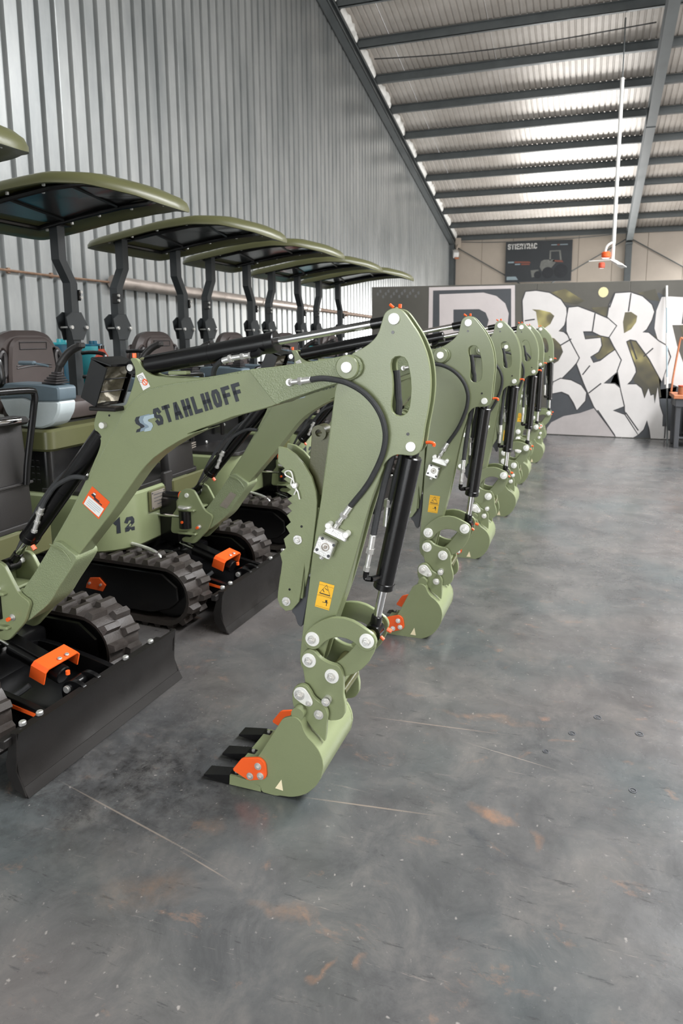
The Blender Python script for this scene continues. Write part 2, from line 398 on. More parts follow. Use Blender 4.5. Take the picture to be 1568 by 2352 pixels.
# ---------------------------------------------------------------- measured outlines in metres (x, z)
ARM=[(-0.5732,1.5495),(-0.5687,1.5621),(-0.5587,1.5725),(-0.542,1.5786),(-0.5265,1.5773),(-0.5132,1.5699),(-0.5021,1.5583),(-0.4866,1.5363),(-0.4689,1.5111),(-0.4533,1.4818),(-0.4399,1.4483),(-0.4319,1.4147),(-0.4282,1.381),(-0.4277,1.347),(-0.4306,1.3127),(-0.4377,1.2693),(-0.4439,1.2387),(-0.448,1.2058),(-0.4521,1.1771),(-0.4586,1.1613),(-0.4719,1.1506),(-0.4899,1.1485),(-0.5195,1.1513),(-0.5401,1.1467),(-0.5561,1.1335),(-0.5723,1.1144),(-0.5688,1.1094),(-0.6003,1.0302),(-0.6286,0.9377),(-0.6575,0.831),(-0.6871,0.7298),(-0.7279,0.6136),(-0.7528,0.5376),(-0.7734,0.4668),(-0.7843,0.436),(-0.8031,0.41),(-0.8312,0.4007),(-0.8512,0.4172),(-0.8569,0.4469),(-0.853,0.4856),(-0.8423,0.5633),(-0.8225,0.6842),(-0.8045,0.82),(-0.7722,1.0056),(-0.7432,1.1919),(-0.7298,1.2885),(-0.7232,1.3417),(-0.7068,1.3796),(-0.6705,1.4469),(-0.6508,1.4544),(-0.6273,1.4674),(-0.6041,1.4838),(-0.5868,1.5055)]
SLOT=[(-0.548,1.4174),(-0.5447,1.4303),(-0.5346,1.4386),(-0.5212,1.4402),(-0.5079,1.4361),(-0.4989,1.4245),(-0.4932,1.4032),(-0.4885,1.3776),(-0.4867,1.3498),(-0.488,1.3195),(-0.4912,1.2934),(-0.4977,1.278),(-0.5089,1.2688),(-0.5202,1.2662),(-0.5338,1.269),(-0.5429,1.2785),(-0.5464,1.2916),(-0.5453,1.3091),(-0.542,1.3332),(-0.5415,1.3593),(-0.5434,1.3873),(-0.5475,1.4024)]
PINS_ARM=[(-0.5386,1.547),(-0.4859,1.1766),(-0.676,1.4072),(-0.5424,1.5091),(-0.4952,1.2135)]
BOSSC=[(-0.6652,1.4089),(-0.6254,1.4095)]
LINKU=[(-0.8295,0.5217),(-0.8315,0.5373),(-0.8242,0.5566),(-0.8088,0.5747),(-0.7924,0.5884),(-0.7762,0.6001),(-0.7555,0.6115),(-0.7372,0.619),(-0.7192,0.6233),(-0.6901,0.6252),(-0.6612,0.6204),(-0.6349,0.6088),(-0.6108,0.5948),(-0.5935,0.5842),(-0.5848,0.5702),(-0.5837,0.5572),(-0.5891,0.5431),(-0.6022,0.5301),(-0.6197,0.5251),(-0.6373,0.5312),(-0.6517,0.5456),(-0.666,0.5534),(-0.6838,0.5585),(-0.7063,0.5596),(-0.7289,0.5539),(-0.7472,0.5433),(-0.7634,0.5296),(-0.7751,0.5142),(-0.7867,0.5067),(-0.803,0.503),(-0.8192,0.5073)]
LINKL=[(-0.5907,0.5361),(-0.5973,0.5151),(-0.6149,0.4811),(-0.6371,0.455),(-0.6641,0.4346),(-0.6958,0.4201),(-0.7141,0.4055),(-0.7325,0.3977),(-0.7509,0.4014),(-0.76,0.4159),(-0.7505,0.4359),(-0.7273,0.4603),(-0.7043,0.48),(-0.6816,0.5039),(-0.6636,0.5269),(-0.6501,0.5491),(-0.6368,0.5666),(-0.6191,0.5759),(-0.6016,0.5719),(-0.5907,0.5559)]
PINS_LINK=[(-0.7976,0.5408),(-0.6145,0.562),(-0.8089,0.4681),(-0.7308,0.427)]
ADAPT=[(-0.8326,0.4872),(-0.8231,0.4978),(-0.8125,0.504),(-0.7986,0.5051),(-0.7849,0.4971),(-0.7736,0.483),(-0.7531,0.4727),(-0.7326,0.467),(-0.7122,0.4659),(-0.6988,0.4523),(-0.6923,0.4286),(-0.6928,0.3654),(-0.6868,0.3383),(-0.688,0.3046),(-0.6991,0.2856),(-0.7158,0.2761),(-0.7423,0.2699),(-0.7687,0.2793),(-0.7977,0.2981),(-0.8215,0.3374),(-0.8255,0.39),(-0.8334,0.4435),(-0.8376,0.4704)]
BEAR=[(-0.8608,0.3601),(-0.8515,0.3802),(-0.8307,0.392),(-0.8113,0.3892),(-0.797,0.3716),(-0.7876,0.3541),(-0.7709,0.3427),(-0.7566,0.3358),(-0.7424,0.3193),(-0.7379,0.3009),(-0.743,0.271),(-0.7449,0.2367),(-0.7501,0.2054),(-0.7677,0.2223),(-0.799,0.2502),(-0.823,0.2797),(-0.8422,0.3004),(-0.8584,0.3071),(-0.8629,0.3306)]
OVAL=[(-0.8559,0.3638),(-0.8458,0.3791),(-0.8286,0.385),(-0.8141,0.3809),(-0.8022,0.3662),(-0.7895,0.3445),(-0.7882,0.3328),(-0.7981,0.3222),(-0.8151,0.3229),(-0.8369,0.3334),(-0.8538,0.3448)]
PINS_BEAR=[(-0.833,0.3582),(-0.8027,0.3339),(-0.7448,0.3466),(-0.7694,0.2988)]
BSIDE=[(-0.8819,0.2816),(-0.9674,0.1392),(-1.0321,0.0474),(-1.0177,0.0311),(-0.9672,0.0208),(-0.966,0.0028),(-0.9346,0.0005),(-0.9079,0.0008),(-0.8994,0.0045),(-0.8593,0.0086),(-0.8293,0.0187),(-0.7996,0.0358),(-0.7699,0.0674),(-0.7502,0.1013),(-0.7416,0.1422),(-0.7445,0.1705),(-0.7561,0.197),(-0.7749,0.2195),(-0.7962,0.2367),(-0.8088,0.2582),(-0.8146,0.2811),(-0.8313,0.296),(-0.8482,0.2961)]
BTUBE=[(-0.8346,0.2987),(-0.8181,0.3019)]
LIP=[(-1.0842,0.0356),(-1.0463,0.0356),(-1.0176,0.0336),(-0.967,0.0258),(-0.9679,-0.0025),(-1.0872,-0.0097)]
TOOTH=[(-1.1816,0.018),(-1.0855,0.0365),(-1.0898,-0.009)]
CUT=[(-1.0683,0.0656),(-1.0302,0.1165),(-0.9682,0.1311),(-0.9538,0.1259),(-0.9432,0.1139),(-0.9395,0.0716),(-0.9484,0.0575),(-1.008,0.0402)]
CUTB=[(-0.9696,0.1021),(-0.9999,0.0603),(-0.9615,0.069)]
TRI=[(-0.8901,0.066),(-0.9139,0.0292),(-0.885,0.0263)]
BCYL=[(-0.5036,1.1318),(-0.5936,0.6902),(-0.6014,0.6427),(-0.613,0.5849)]
SCYL=[(-1.4536,1.3983),(-1.4123,1.4015),(-0.9371,1.4844)]
CCYL=[(-1.6623,1.1319),(-1.983,0.7379),(-2.0702,0.6664)]
PINS_BOOM=[(-1.5916,1.1919),(-1.5681,1.2261),(-2.1036,0.618),(-2.0324,0.4425)]
BLUG=[(-1.6743,1.0103),(-1.6448,1.0628),(-1.6242,1.0968),(-1.611,1.1302),(-1.6134,1.1448),(-1.6283,1.1589),(-1.6358,1.1762),(-1.6362,1.1939),(-1.629,1.2177),(-1.6121,1.2518),(-1.5006,1.2585),(-1.4848,1.289),(-1.4613,1.3378),(-1.4484,1.3801),(-1.4599,1.4079),(-1.4723,1.4231),(-1.4487,1.4261),(-1.436,1.4165),(-1.424,1.3972),(-1.4053,1.3781),(-1.3797,1.366),(-1.3308,1.3642),(-1.2827,1.3624),(-1.2194,1.3609),(-1.1667,1.3674),(-1.1661,1.3676),(-1.0984,1.3796),(-1.0201,1.3941),(-0.9913,1.371),(-1.0538,1.2791),(-1.1471,1.2352),(-1.2429,1.2036),(-1.2591,1.1985),(-1.3602,1.1372),(-1.4671,1.0441),(-1.5878,0.8739),(-1.7979,0.6974),(-1.8594,0.7391),(-1.7724,0.858)]
BMAIN=[(-1.8484,0.7423),(-1.7619,0.8608),(-1.6571,1.0129),(-1.6244,1.0623),(-1.5848,1.1179),(-1.5495,1.1694),(-1.5184,1.217),(-1.4922,1.2495),(-1.4666,1.276),(-1.4313,1.3025),(-1.3904,1.3204),(-1.3438,1.3326),(-1.2788,1.3438),(-1.2152,1.352),(-1.1626,1.3612),(-1.1618,1.3654),(-1.0944,1.3761),(-1.0193,1.3892),(-1.0076,1.3868),(-0.9202,1.2882),(-0.9407,1.2796),(-1.0207,1.2569),(-1.0813,1.2412),(-1.1435,1.217),(-1.207,1.195),(-1.2555,1.1761),(-1.1697,1.2006),(-1.2234,1.1815),(-1.2891,1.1504),(-1.3395,1.1223),(-1.3913,1.0879),(-1.4268,1.0568),(-1.456,1.0263),(-1.5818,0.8763),(-1.7421,0.6994)]
BNOSE=[(-1.0076,1.3948),(-0.9886,1.3974),(-0.9222,1.4043),(-0.8189,1.4184),(-0.7324,1.4317),(-0.6924,1.4402),(-0.6687,1.4452),(-0.6413,1.4345),(-0.6297,1.409),(-0.6375,1.3849),(-0.6612,1.3697),(-0.701,1.3614),(-0.7783,1.3369),(-0.9049,1.2929),(-0.9051,1.2892),(-0.9166,1.2896)]
BFOOT=[(-2.0041,0.5356),(-1.9273,0.627),(-1.8342,0.7493),(-1.8068,0.7584),(-1.7251,0.7072),(-1.7426,0.6769),(-1.8236,0.5747),(-1.8591,0.5247),(-1.8849,0.4984),(-1.9317,0.4623),(-1.9793,0.4256),(-2.0251,0.4124),(-2.0568,0.4214),(-2.0663,0.4471),(-2.0498,0.4864)]
SEAR=[(-2.1567,0.6222),(-2.1376,0.6443),(-2.1033,0.6564),(-2.063,0.6526),(-2.0454,0.6283),(-2.0219,0.5849),(-1.9946,0.5388),(-1.9415,0.5126),(-1.9779,0.428),(-2.0686,0.3387),(-2.155,0.348),(-2.1436,0.3737),(-2.0852,0.3754),(-2.0776,0.4071),(-2.1587,0.3887),(-2.222,0.39),(-2.2095,0.4945),(-2.1755,0.5328)]
THUMB=[(-0.9208,1.1523),(-0.8926,1.1478),(-0.8628,1.1295),(-0.8334,1.0993),(-0.8085,1.061),(-0.7943,1.0179),(-0.7906,0.982),(-0.7933,0.9413),(-0.8077,0.8375),(-0.8221,0.7527),(-0.8362,0.6963),(-0.8376,0.7677),(-0.8514,0.6817),(-0.8595,0.6427),(-0.8849,0.6116),(-0.9075,0.6052),(-0.9273,0.6194),(-0.9368,0.6421),(-0.9336,0.6713),(-0.9246,0.7295),(-0.9247,0.7196),(-0.9167,0.7715)]
THUMBTEETH=[(-0.9167,0.7715),(-0.8878,0.871),(-0.8787,0.9462),(-0.8764,0.9955),(-0.8842,1.0356),(-0.9006,1.0831),(-0.9128,1.1186)]
TPINS=[(-0.8587,0.8537),(-0.8448,0.8984),(-0.9033,0.6402),(-0.8914,0.6821),(-0.8619,1.0327)]
RCLIP=[(-0.8462,0.9895),(-0.8536,1.0166),(-0.8733,1.032),(-0.8725,1.0478),(-0.8697,1.0529),(-0.8833,1.0599),(-0.8928,1.0642),(-0.8942,1.073),(-0.884,1.0786),(-0.8745,1.0762),(-0.8695,1.0648),(-0.8656,1.0463),(-0.8606,1.0329),(-0.8567,1.0214),(-0.8649,1.0029)]
TBAR=[(-0.8186,1.1936),(-0.8264,1.1128),(-0.8314,1.0719),(-0.7957,0.9968),(-0.7635,0.9993),(-0.7473,1.1174),(-0.7465,1.2049)]
TBARC=[(-0.7887,1.1996),(-0.7593,1.2009)]
TBLACK=[(-0.8604,0.7234),(-0.8306,0.7269),(-0.8366,0.6593),(-0.8611,0.5444),(-0.8762,0.5471),(-0.8881,0.5846),(-0.9006,0.5927),(-0.8664,0.6651)]
HOSEA=[(-0.7905,1.3689),(-0.758,1.3733),(-0.7259,1.3713),(-0.6941,1.3664),(-0.6704,1.3588),(-0.6431,1.3455),(-0.6198,1.3295),(-0.5966,1.3063),(-0.5793,1.2811),(-0.5677,1.2557),(-0.56,1.2228),(-0.5599,1.193),(-0.5675,1.1553),(-0.5811,1.1206),(-0.5967,1.0893),(-0.6125,1.0614),(-0.6324,1.0331),(-0.6525,1.0083),(-0.6728,0.9832)]
HOSEAF=[(-0.863,1.359),(-0.8317,1.3627),(-0.7905,1.3689),(-0.6728,0.9832),(-0.6975,0.9477),(-0.7141,0.9244),(-0.7289,0.8992)]
VBLOCK=[(-0.7657,0.8867),(-0.7117,0.8659),(-0.7415,0.8103),(-0.7918,0.8334)]
VB=[(-0.7562,0.8801),(-0.7191,0.8618),(-0.7756,0.8419),(-0.7373,0.8251),(-0.7404,0.9195),(-0.6832,0.8952),(-0.7689,0.8103),(-0.7474,0.8529),(-0.7319,0.938),(-0.6689,0.9084)]
HOSEB=[(-0.5407,1.3977),(-0.5372,1.3652),(-0.5347,1.3216),(-0.5322,1.2822),(-0.5485,1.1544),(-0.5562,1.1159),(-0.5698,1.065),(-0.5796,1.0177),(-0.5915,0.958),(-0.6016,0.8977)]
HOSEBF=[(-0.6016,0.8977),(-0.6118,0.8366),(-0.6241,0.7786),(-0.6262,0.756),(-0.6077,0.7541)]
HOSEC=[(-1.6705,1.0011),(-1.7095,1.0029),(-1.7386,0.9979),(-1.7687,0.9839),(-1.7955,0.97),(-1.8191,0.9533),(-1.8397,0.9305),(-1.8608,0.9045),(-1.8782,0.8786)]
HOSECF=[(-1.8753,0.877),(-1.891,0.8511),(-1.9058,0.8158),(-1.9226,0.78)]
HOSED=[(-1.1692,1.3697),(-1.1591,1.3888),(-1.143,1.4051),(-1.118,1.4188)]
HOSEDF=[(-1.115,1.419),(-1.0813,1.4287),(-1.0363,1.4357),(-1.0125,1.4386),(-0.9889,1.444),(-0.9768,1.4571)]
WARN=[(-0.7814,0.726),(-0.7311,0.718),(-0.7508,0.6319),(-0.8,0.6396)]
WTRI=[(-0.7573,0.7166),(-0.7826,0.6876),(-0.7466,0.6813)]
WDIV=[(-0.7848,0.6822),(-0.7424,0.6751),(-0.7735,0.6577),(-0.7538,0.6569),(-0.7571,0.6657),(-0.7599,0.646)]
OLAB=[(-1.6542,0.9711),(-1.5819,0.9186),(-1.6354,0.8519),(-1.7033,0.9051)]
OWHT=[(-1.673,0.9352),(-1.6092,0.8919),(-1.6344,0.8595),(-1.6964,0.903)]
OCONE=[(-1.6464,0.9492),(-1.6396,0.9461),(-1.6444,0.9275),(-1.6613,0.9399)]
HOOK=[(-1.4465,1.3662),(-1.4207,1.3779),(-1.3939,1.331),(-1.423,1.3163)]
TEXT=[(-1.3695,1.1989),(-1.0336,1.2993),(-1.3493,1.249)]
LOGO1=[(-1.4185,1.2296),(-1.3797,1.2395),(-1.3788,1.2269),(-1.4024,1.2203),(-1.4045,1.2145),(-1.3883,1.2081),(-1.3849,1.1983),(-1.3948,1.1823),(-1.4219,1.1768),(-1.4179,1.187),(-1.4025,1.1933),(-1.4038,1.199),(-1.42,1.2068),(-1.4243,1.218)]
LIGHTN=[(-1.5813,1.4222),(-1.521,1.3925),(-1.577,1.2611),(-1.6351,1.2919)]
LIGHTR=[(-1.4949,1.4059),(-1.5338,1.2927)]
G_B1=[(-0.9474,2.1463),(-0.7983,2.1582),(-0.6047,2.1246),(-0.4396,2.025),(-0.3545,1.905),(-0.3422,1.7859),(-0.3729,1.6516),(-0.4498,1.5618),(-0.3758,1.5466),(-0.2545,1.4415),(-0.1941,1.3891),(-0.0801,1.1114),(-0.1263,1.1713),(-0.1671,1.1104),(-0.236,1.0184),(-0.3908,0.8474),(-0.493,0.7991),(-0.5289,0.9524),(-0.741,1.41),(-0.8799,1.5015),(-0.9598,1.6239),(-0.9882,2.019)]
G_B1H=[(-0.8483,1.8887),(-0.7285,1.8797),(-0.5788,1.8405),(-0.5178,1.7875),(-0.572,1.6677),(-0.7239,1.5547),(-0.7683,1.7444),(-0.7871,1.8503)]
G_B2H=[(-0.7127,1.4558),(-0.6094,1.4863),(-0.5045,1.4561),(-0.4123,1.3656),(-0.3711,1.2598),(-0.4317,1.1224),(-0.5332,1.0599),(-0.6096,1.1049),(-0.6615,1.2882)]
G_SWOOSH=[(-0.493,0.7991),(-0.3911,0.8551),(-0.2427,0.8352),(-0.0931,0.7621),(-0.0155,0.6571),(-0.0243,0.5344),(-0.1349,0.3922),(-0.1838,0.4987),(-0.2628,0.6197),(-0.3683,0.6631),(-0.5161,0.6282)]
G_E=[(-0.3182,1.9046),(-0.1889,1.9177),(0.0439,1.8265),(0.2746,1.7218),(0.3692,1.6481),(0.2874,1.472),(0.1448,1.5015),(0.0282,1.5609),(-0.1007,1.5611),(-0.0665,1.4418),(0.1467,1.4644),(0.1664,1.3532),(0.1281,1.2636),(0.0173,1.1878),(0.0647,1.0982),(0.1632,1.1294),(0.2855,1.2351),(0.4073,1.3248),(0.4587,1.1477),(0.4113,0.9835),(0.2224,0.7997),(0.3789,0.7957),(0.4674,0.7227),(0.537,0.4762),(0.371,0.4023),(0.5443,0.3403),(0.7425,0.0602),(0.6768,-0.0191),(0.436,-0.0234),(0.1105,0.4468),(-0.0509,0.7936),(-0.1657,1.0801),(-0.1263,1.1713),(-0.2684,1.4264),(-0.3326,1.5616),(-0.3403,1.7411)]
G_R=[(0.3107,2.0995),(0.5169,2.1098),(0.6838,2.0494),(0.8122,1.933),(0.8518,1.8324),(0.825,1.7179),(0.7648,1.5884),(0.7128,1.545),(0.795,1.5377),(0.9376,1.4147),(1.0353,1.3573),(1.0988,1.1985),(1.0128,0.8469),(0.8304,1.1666),(0.6373,1.4285),(0.5538,1.443),(0.5,1.4135),(0.6458,1.0318),(0.6561,0.9728),(0.6003,0.8529),(0.5478,0.7921),(0.4674,0.7227),(0.4113,0.9835),(0.4587,1.1477),(0.3357,1.354),(0.2734,1.472),(0.3696,1.6408),(0.2303,1.7661),(0.2493,1.941)]
G_RH=[(0.4635,1.8294),(0.5458,1.8358),(0.6313,1.7771),(0.6225,1.6904),(0.5595,1.589),(0.4659,1.5307),(0.4433,1.6915)]
G_LOW=[(0.537,0.4762),(0.4674,0.7227),(0.5478,0.7921),(0.673,0.7949),(0.7455,0.7371),(0.7955,0.5895),(0.8419,0.7395),(0.8754,0.6365),(0.9156,0.6525),(0.9372,0.5193),(0.9639,0.7573),(1.0073,0.4919),(1.0563,0.3596),(1.0596,0.1952),(1.1276,0.1982),(1.1381,0.1388),(1.2001,0.1266),(1.1999,0.0217),(1.3089,0.0121),(1.2983,-0.0333),(0.9148,-0.0301),(0.8908,0.1427),(0.8483,0.2766),(0.8077,0.139),(0.7425,0.0602),(0.6195,0.2523),(0.5584,0.3408),(0.5402,0.4159)]
G_N=[(0.9399,2.0377),(1.0458,2.0429),(1.2163,2.0118),(1.5834,1.9778),(1.6936,0.4127),(1.4771,0.6972),(1.2739,1.1282),(1.1821,1.358),(1.0974,1.6446),(1.2403,1.6439),(1.2496,1.5014),(1.1331,1.5014),(1.144,1.329),(1.2833,0.9835),(1.2976,0.7655),(1.2183,0.7928),(1.1088,1.0388),(1.0731,0.9653),(1.0371,1.3284),(0.9467,1.487),(0.8924,1.7174),(0.8937,1.9176)]
G_PFRAME=[(-2.4356,2.246),(-1.1117,2.2489),(-1.09,1.5686),(-1.0517,0.3708),(-2.4108,0.3235)]
G_PFRAMEI=[(-2.3791,2.1981),(-1.1556,2.2049),(-1.0992,0.403),(-2.3539,0.3607)]
G_P=[(-2.2668,2.1358),(-1.5808,2.1489),(-1.3808,2.0931),(-1.2463,1.9805),(-1.1895,1.8302),(-1.2032,1.6344),(-1.2971,1.4701),(-1.494,1.3701),(-1.7643,1.369),(-1.7422,0.3813),(-2.2397,0.3645)]
G_PH=[(-2.0419,1.8989),(-1.6414,1.9007),(-1.5398,1.8469),(-1.4902,1.7346),(-1.514,1.6224),(-1.6334,1.5697),(-2.0358,1.5706)]
G_FLOORW=[(-0.4988,0.1912),(-0.323,0.2921),(-0.0888,0.3474),(0.1184,0.4317),(0.4218,-0.0241),(-0.5354,-0.0315)]
G_TAG=[(-9.9921,6.8228),(-7.3895,6.488),(-7.4236,5.9386),(-10.0519,6.2392)]
# ================================================================ the shed
def zr(y): return 5.06 + (23.83 - y) * 0.2265          # underside of the purlins
YB, XW = 24.5, -5.0
def struct(name, mb, m, parent=None, smooth=None):
    o = part(name, mb, m, parent, smooth=smooth)
    if parent is None: o['kind'] = 'structure'
    return o
fl = MB(); fl.poly([(-5.2, -10, 0), (16, -10, 0), (16, 25, 0), (-5.2, 25, 0)])
fl.box((5.4, 7.5, -.1), (21.2, 35, .18))
floor_o = struct('floor', fl, 'floor')
for (x, y, r_) in ((.207, 2.142, .013), (.10, 2.551, .015), (.25, 2.485, .015), (.006, 2.409, .013), (-.082, 2.266, .011)):
    q = MB(); q.ring((x, y, 0), (x, y, .002), r_, r_ * .72, 20); q.cyl((x, y, 0), (x, y, .0015), r_ * .4, 12)
    part('floor_anchor', q, 'darkgrey', floor_o)

def empty_struct(name, loc=(0, 0, 0)):
    o = bpy.data.objects.new(name, None); C.objects.link(o); o.location = loc; o['kind'] = 'structure'; return o
# left gable wall: ribbed galvanised sheets, one metre each
wl = empty_struct('wall_left')
for k in range(33):
    y0 = -8.5 + k; prof = []
    for j in range(5):
        y = y0 + j * .2
        prof += [(y, 0), (y + .126, 0), (y + .138, -.046), (y + .180, -.046), (y + .194, 0)]
    prof.append((y0 + 1.006, 0.001))
    off = .0015 * (k % 2)
    vs = []; fs = []
    for (y, d) in prof:
        zt = zr(max(y, 0)) if y >= 0 else zr(0) + y * .2265
        vs += [(XW + d + off, y, 0), (XW + d + off, y, zt + .12)]
    for i in range(len(prof) - 1): fs.append((2 * i, 2 * i + 2, 2 * i + 3, 2 * i + 1))
    part('wall_sheet', MB().add(vs, fs), 'wall', wl, smooth=None)
tr_ = MB(); tr_.tube([(XW + .03, 3.0, 2.13), (XW + .03, 4.64, 2.076), (XW + .03, 6.0, 2.07)], .012, 6)
for y in (4.7, 5.2): tr_.box((XW + .012, y, 2.075), (.03, .03, .05), .004)
struct('trim_1', tr_, 'rust', smooth=40)
du = MB(); du.cyl((XW + .09, 6.0, 2.07), (XW + .09, 11.6, 1.985), .066, 16); du.cyl((XW + .09, 5.98, 2.07), (XW + .09, 6.12, 2.068), .075, 16)
for y in (7.6, 9.3, 11.0): du.cyl((XW + .09, y, 2.045 - (y - 7.6) * .0152), (XW + .09, y + .06, 2.044 - (y - 7.6) * .0152), .073, 16)
struct('trim_2', du, 'pipe', smooth=40)
du = MB(); du.cyl((XW + .08, 11.6, 1.985), (XW + .08, 16.8, 1.90), .035, 12); du.box((XW + .04, 13.2, 1.955), (.1, .05, .12), .005)
struct('trim_3', du, 'rust', smooth=40)

# roof: narrow ribbed sheets on purlins
ro = empty_struct('ceiling')
for k in range(19):
    if k in (9, 10, 11): continue                          # open skylight strip, out of view to the right
    x0 = -5.15 + k * 1.0; prof = []
    for j in range(8):
        x = x0 + j * .125; prof += [(x, 0), (x + .085, 0), (x + .095, .018), (x + .115, .018)]
    prof.append((x0 + 1.0, 0)); vs = []; fs = []
    o_ = .003 * (k % 2)
    ys = [25.0, 18.0, 9.0, 0.0, -9.0]
    for (x, d) in prof:
        for y in ys:
            z = (zr(y) if y >= 0 else zr(0) + y * .2265) + .155 + d + o_
            vs.append((x, y, z))
    n = len(ys)
    for i in range(len(prof) - 1):
        for q in range(n - 1): fs.append((i * n + q, (i + 1) * n + q, (i + 1) * n + q + 1, i * n + q + 1))
    part('roof_sheet', MB().add(vs, fs), 'roof', ro, smooth=None)
# purlins (Z sections), one every 1.19 m
y = 24.42; k = 0
while y > -8:
    z = zr(y) if y >= 0 else zr(0) + y * .2265
    q = MB(); q.box((4.0, y, z + .075), (18.0, .05, .15), .004); q.box((4.0, y + .03, z + .005), (18, .1, .01)); q.box((4.0, y - .03, z + .145), (18, .1, .01))
    part('purlin', q, 'steel', ro, smooth=None)
    y -= 1.19; k += 1
# rake beam on the gable and the white foil insulation that bulges out above it
def rake(x0, x1, dz0, dz1, y0, y1, mb):
    vs = []
    for y in (y0, y1):
        for x in (x0, x1):
            for dz in (dz0, dz1): vs.append((x, y, zr(y) + dz))
    return mb.add(vs, [(0, 1, 3, 2), (4, 6, 7, 5), (0, 4, 5, 1), (2, 3, 7, 6), (0, 2, 6, 4), (1, 5, 7, 3)])
rb = MB(); rake(-4.99, -4.97, -.26, .0, 0, 24.5, rb); rake(-4.99, -4.80, -.02, .0, 0, 24.5, rb); rake(-4.99, -4.80, -.26, -.245, 0, 24.5, rb); rake(-4.815, -4.80, -.06, 0.0, 0, 24.5, rb); rake(-4.815, -4.80, -.26, -.20, 0, 24.5, rb)
struct('trim_4', rb, 'steel')
y = 24.42
while y > 9:
    vs = []; fs = []; n = 12
    for i in range(n + 1):
        yy = y - .12 - (1.19 - .24) * i / n; f = math.sin(math.pi * min(1, max(0, i / n))) ** .5
        for j, (dx, dz) in enumerate(((-.13, .0), (.0, .0), (.09, .05), (.11, .11), (.06, .145), (-.13, .15))):
            vs.append((-4.83 + dx * (.35 + .65 * f) + random.uniform(-.03, .03), yy, zr(yy) + dz + random.uniform(-.012, .012)))
    for i in range(n):
        for j in range(5): fs.append((i * 6 + j, i * 6 + j + 1, i * 6 + j + 7, i * 6 + j + 6))
    part('insulation_roll', MB().add(vs, fs), 'foam', ro, smooth=70)
    y -= 1.19
# back wall: cream panels, columns, rods
bw = empty_struct('wall_back')
part('wall_backing', MB().box((4.4, YB + .14, 2.7), (19.2, .06, 5.6)), 'steel', bw, smooth=None)
for k in range(17):
    x0 = -5 + k * 1.12
    part('wall_panel', MB().box((x0 + .557, YB + .05, 2.6), (1.112, .1, 5.2), .008), 'creamwall', bw, smooth=None)
def ibeam(mb, p0, p1, wid, dep, axis):
    """I section from p0 to p1; flanges wid across x, depth dep along axis"""
    p0 = Vector(p0); p1 = Vector(p1); ax = Vector(axis).normalized(); X = Vector((1, 0, 0))
    def slab(c0, c1, hx, ha):
        vs = []
        for c in (c0, c1):
            for sx in (-1, 1):
                for sa in (-1, 1): vs.append(c + X * hx * sx + ax * ha * sa)
        mb.add(vs, [(0, 1, 3, 2), (4, 6, 7, 5), (0, 4, 5, 1), (2, 3, 7, 6), (0, 2, 6, 4), (1, 5, 7, 3)])
    slab(p0, p1, .006, dep / 2)
    for s_ in (-1, 1): slab(p0 + ax * (dep / 2 * s_), p1 + ax * (dep / 2 * s_), wid / 2, .008)
    return mb
nrm = Vector((0, .2265, 1)).normalized()
k = 0
for x in (-4.93, 1.1, 7.1):
    q = MB(); ibeam(q, (x, YB - .22, 0), (x, YB - .22, zr(YB - .2)), .2, .36, (0, 1, 0))
    o = struct('column', q, 'steel'); o['kind'] = 'structure'
    if x > 0:
        q = MB(); a = Vector((x, YB - .1, zr(YB - .1))) - nrm * .2; b = Vector((x, 0, zr(0))) - nrm * .2
        ibeam(q, a, b, .2, .38, nrm)
        q.box((x, YB - .3, 4.55), (.22, .5, .05), .004); q.box((x, 17.0, zr(17.0) - .21), (.21, .03, .42), .003)
        struct('rafter', q, 'steel')
for (xa, xb) in ((-4.85, 1.0), (1.2, 7.0)):
    struct('brace_rod', MB().cyl((xa, YB - .1, 4.72), (xb, YB - .1, 1.3), .018, 8), 'steel', smooth=40); struct('brace_rod', MB().cyl((xb, YB - .14, 4.72), (xa, YB - .14, 1.3), .018, 8), 'steel', smooth=40)
q = MB(); q.tube([(-4.6, YB - .2, 4.86), (-3.5, YB - .2, 4.80), (-1.5, YB - .2, 4.80), (.2, YB - .2, 4.86), (.95, YB - .2, 4.95)], .012, 6)
struct('trim_5', q, 'steel', smooth=40)

# right long wall and front gable, both with an open door (outside the frame)
q = MB(); q.box((13.3, -3.0, 4.2), (.1, 12, 8.4)); q.box((13.3, 19.0, 4.2), (.1, 12, 8.4)); q.box((13.3, 8, 6.6), (.1, 10, 4.0))
struct('wall_right', q, 'creamwall')
q = MB(); q.box((-5.1, -9.0, 4.4), (.2, .1, 8.8)); q.box((7.35, -9.0, 4.4), (11.8, .1, 8.8)); q.box((-1.78, -9.0, 6.6), (6.5, .1, 4.4))
struct('wall_front', q, 'creamwall')

# black cable sagging along the roof
cb = MB(); cb.tube([(-4.6, 14.1, 7.27), (-3.9, 14.1, 7.22), (-3.0, 14.1, 7.17), (-2.0, 14.1, 7.15), (-1.0, 14.1, 7.16), (0, 14.1, 7.2), (.9, 14.1, 7.24)], .012, 6)
tag(part('cable', cb, 'hose', smooth=60), 'thin black cable sagging under the second visible roof purlin', 'cable')

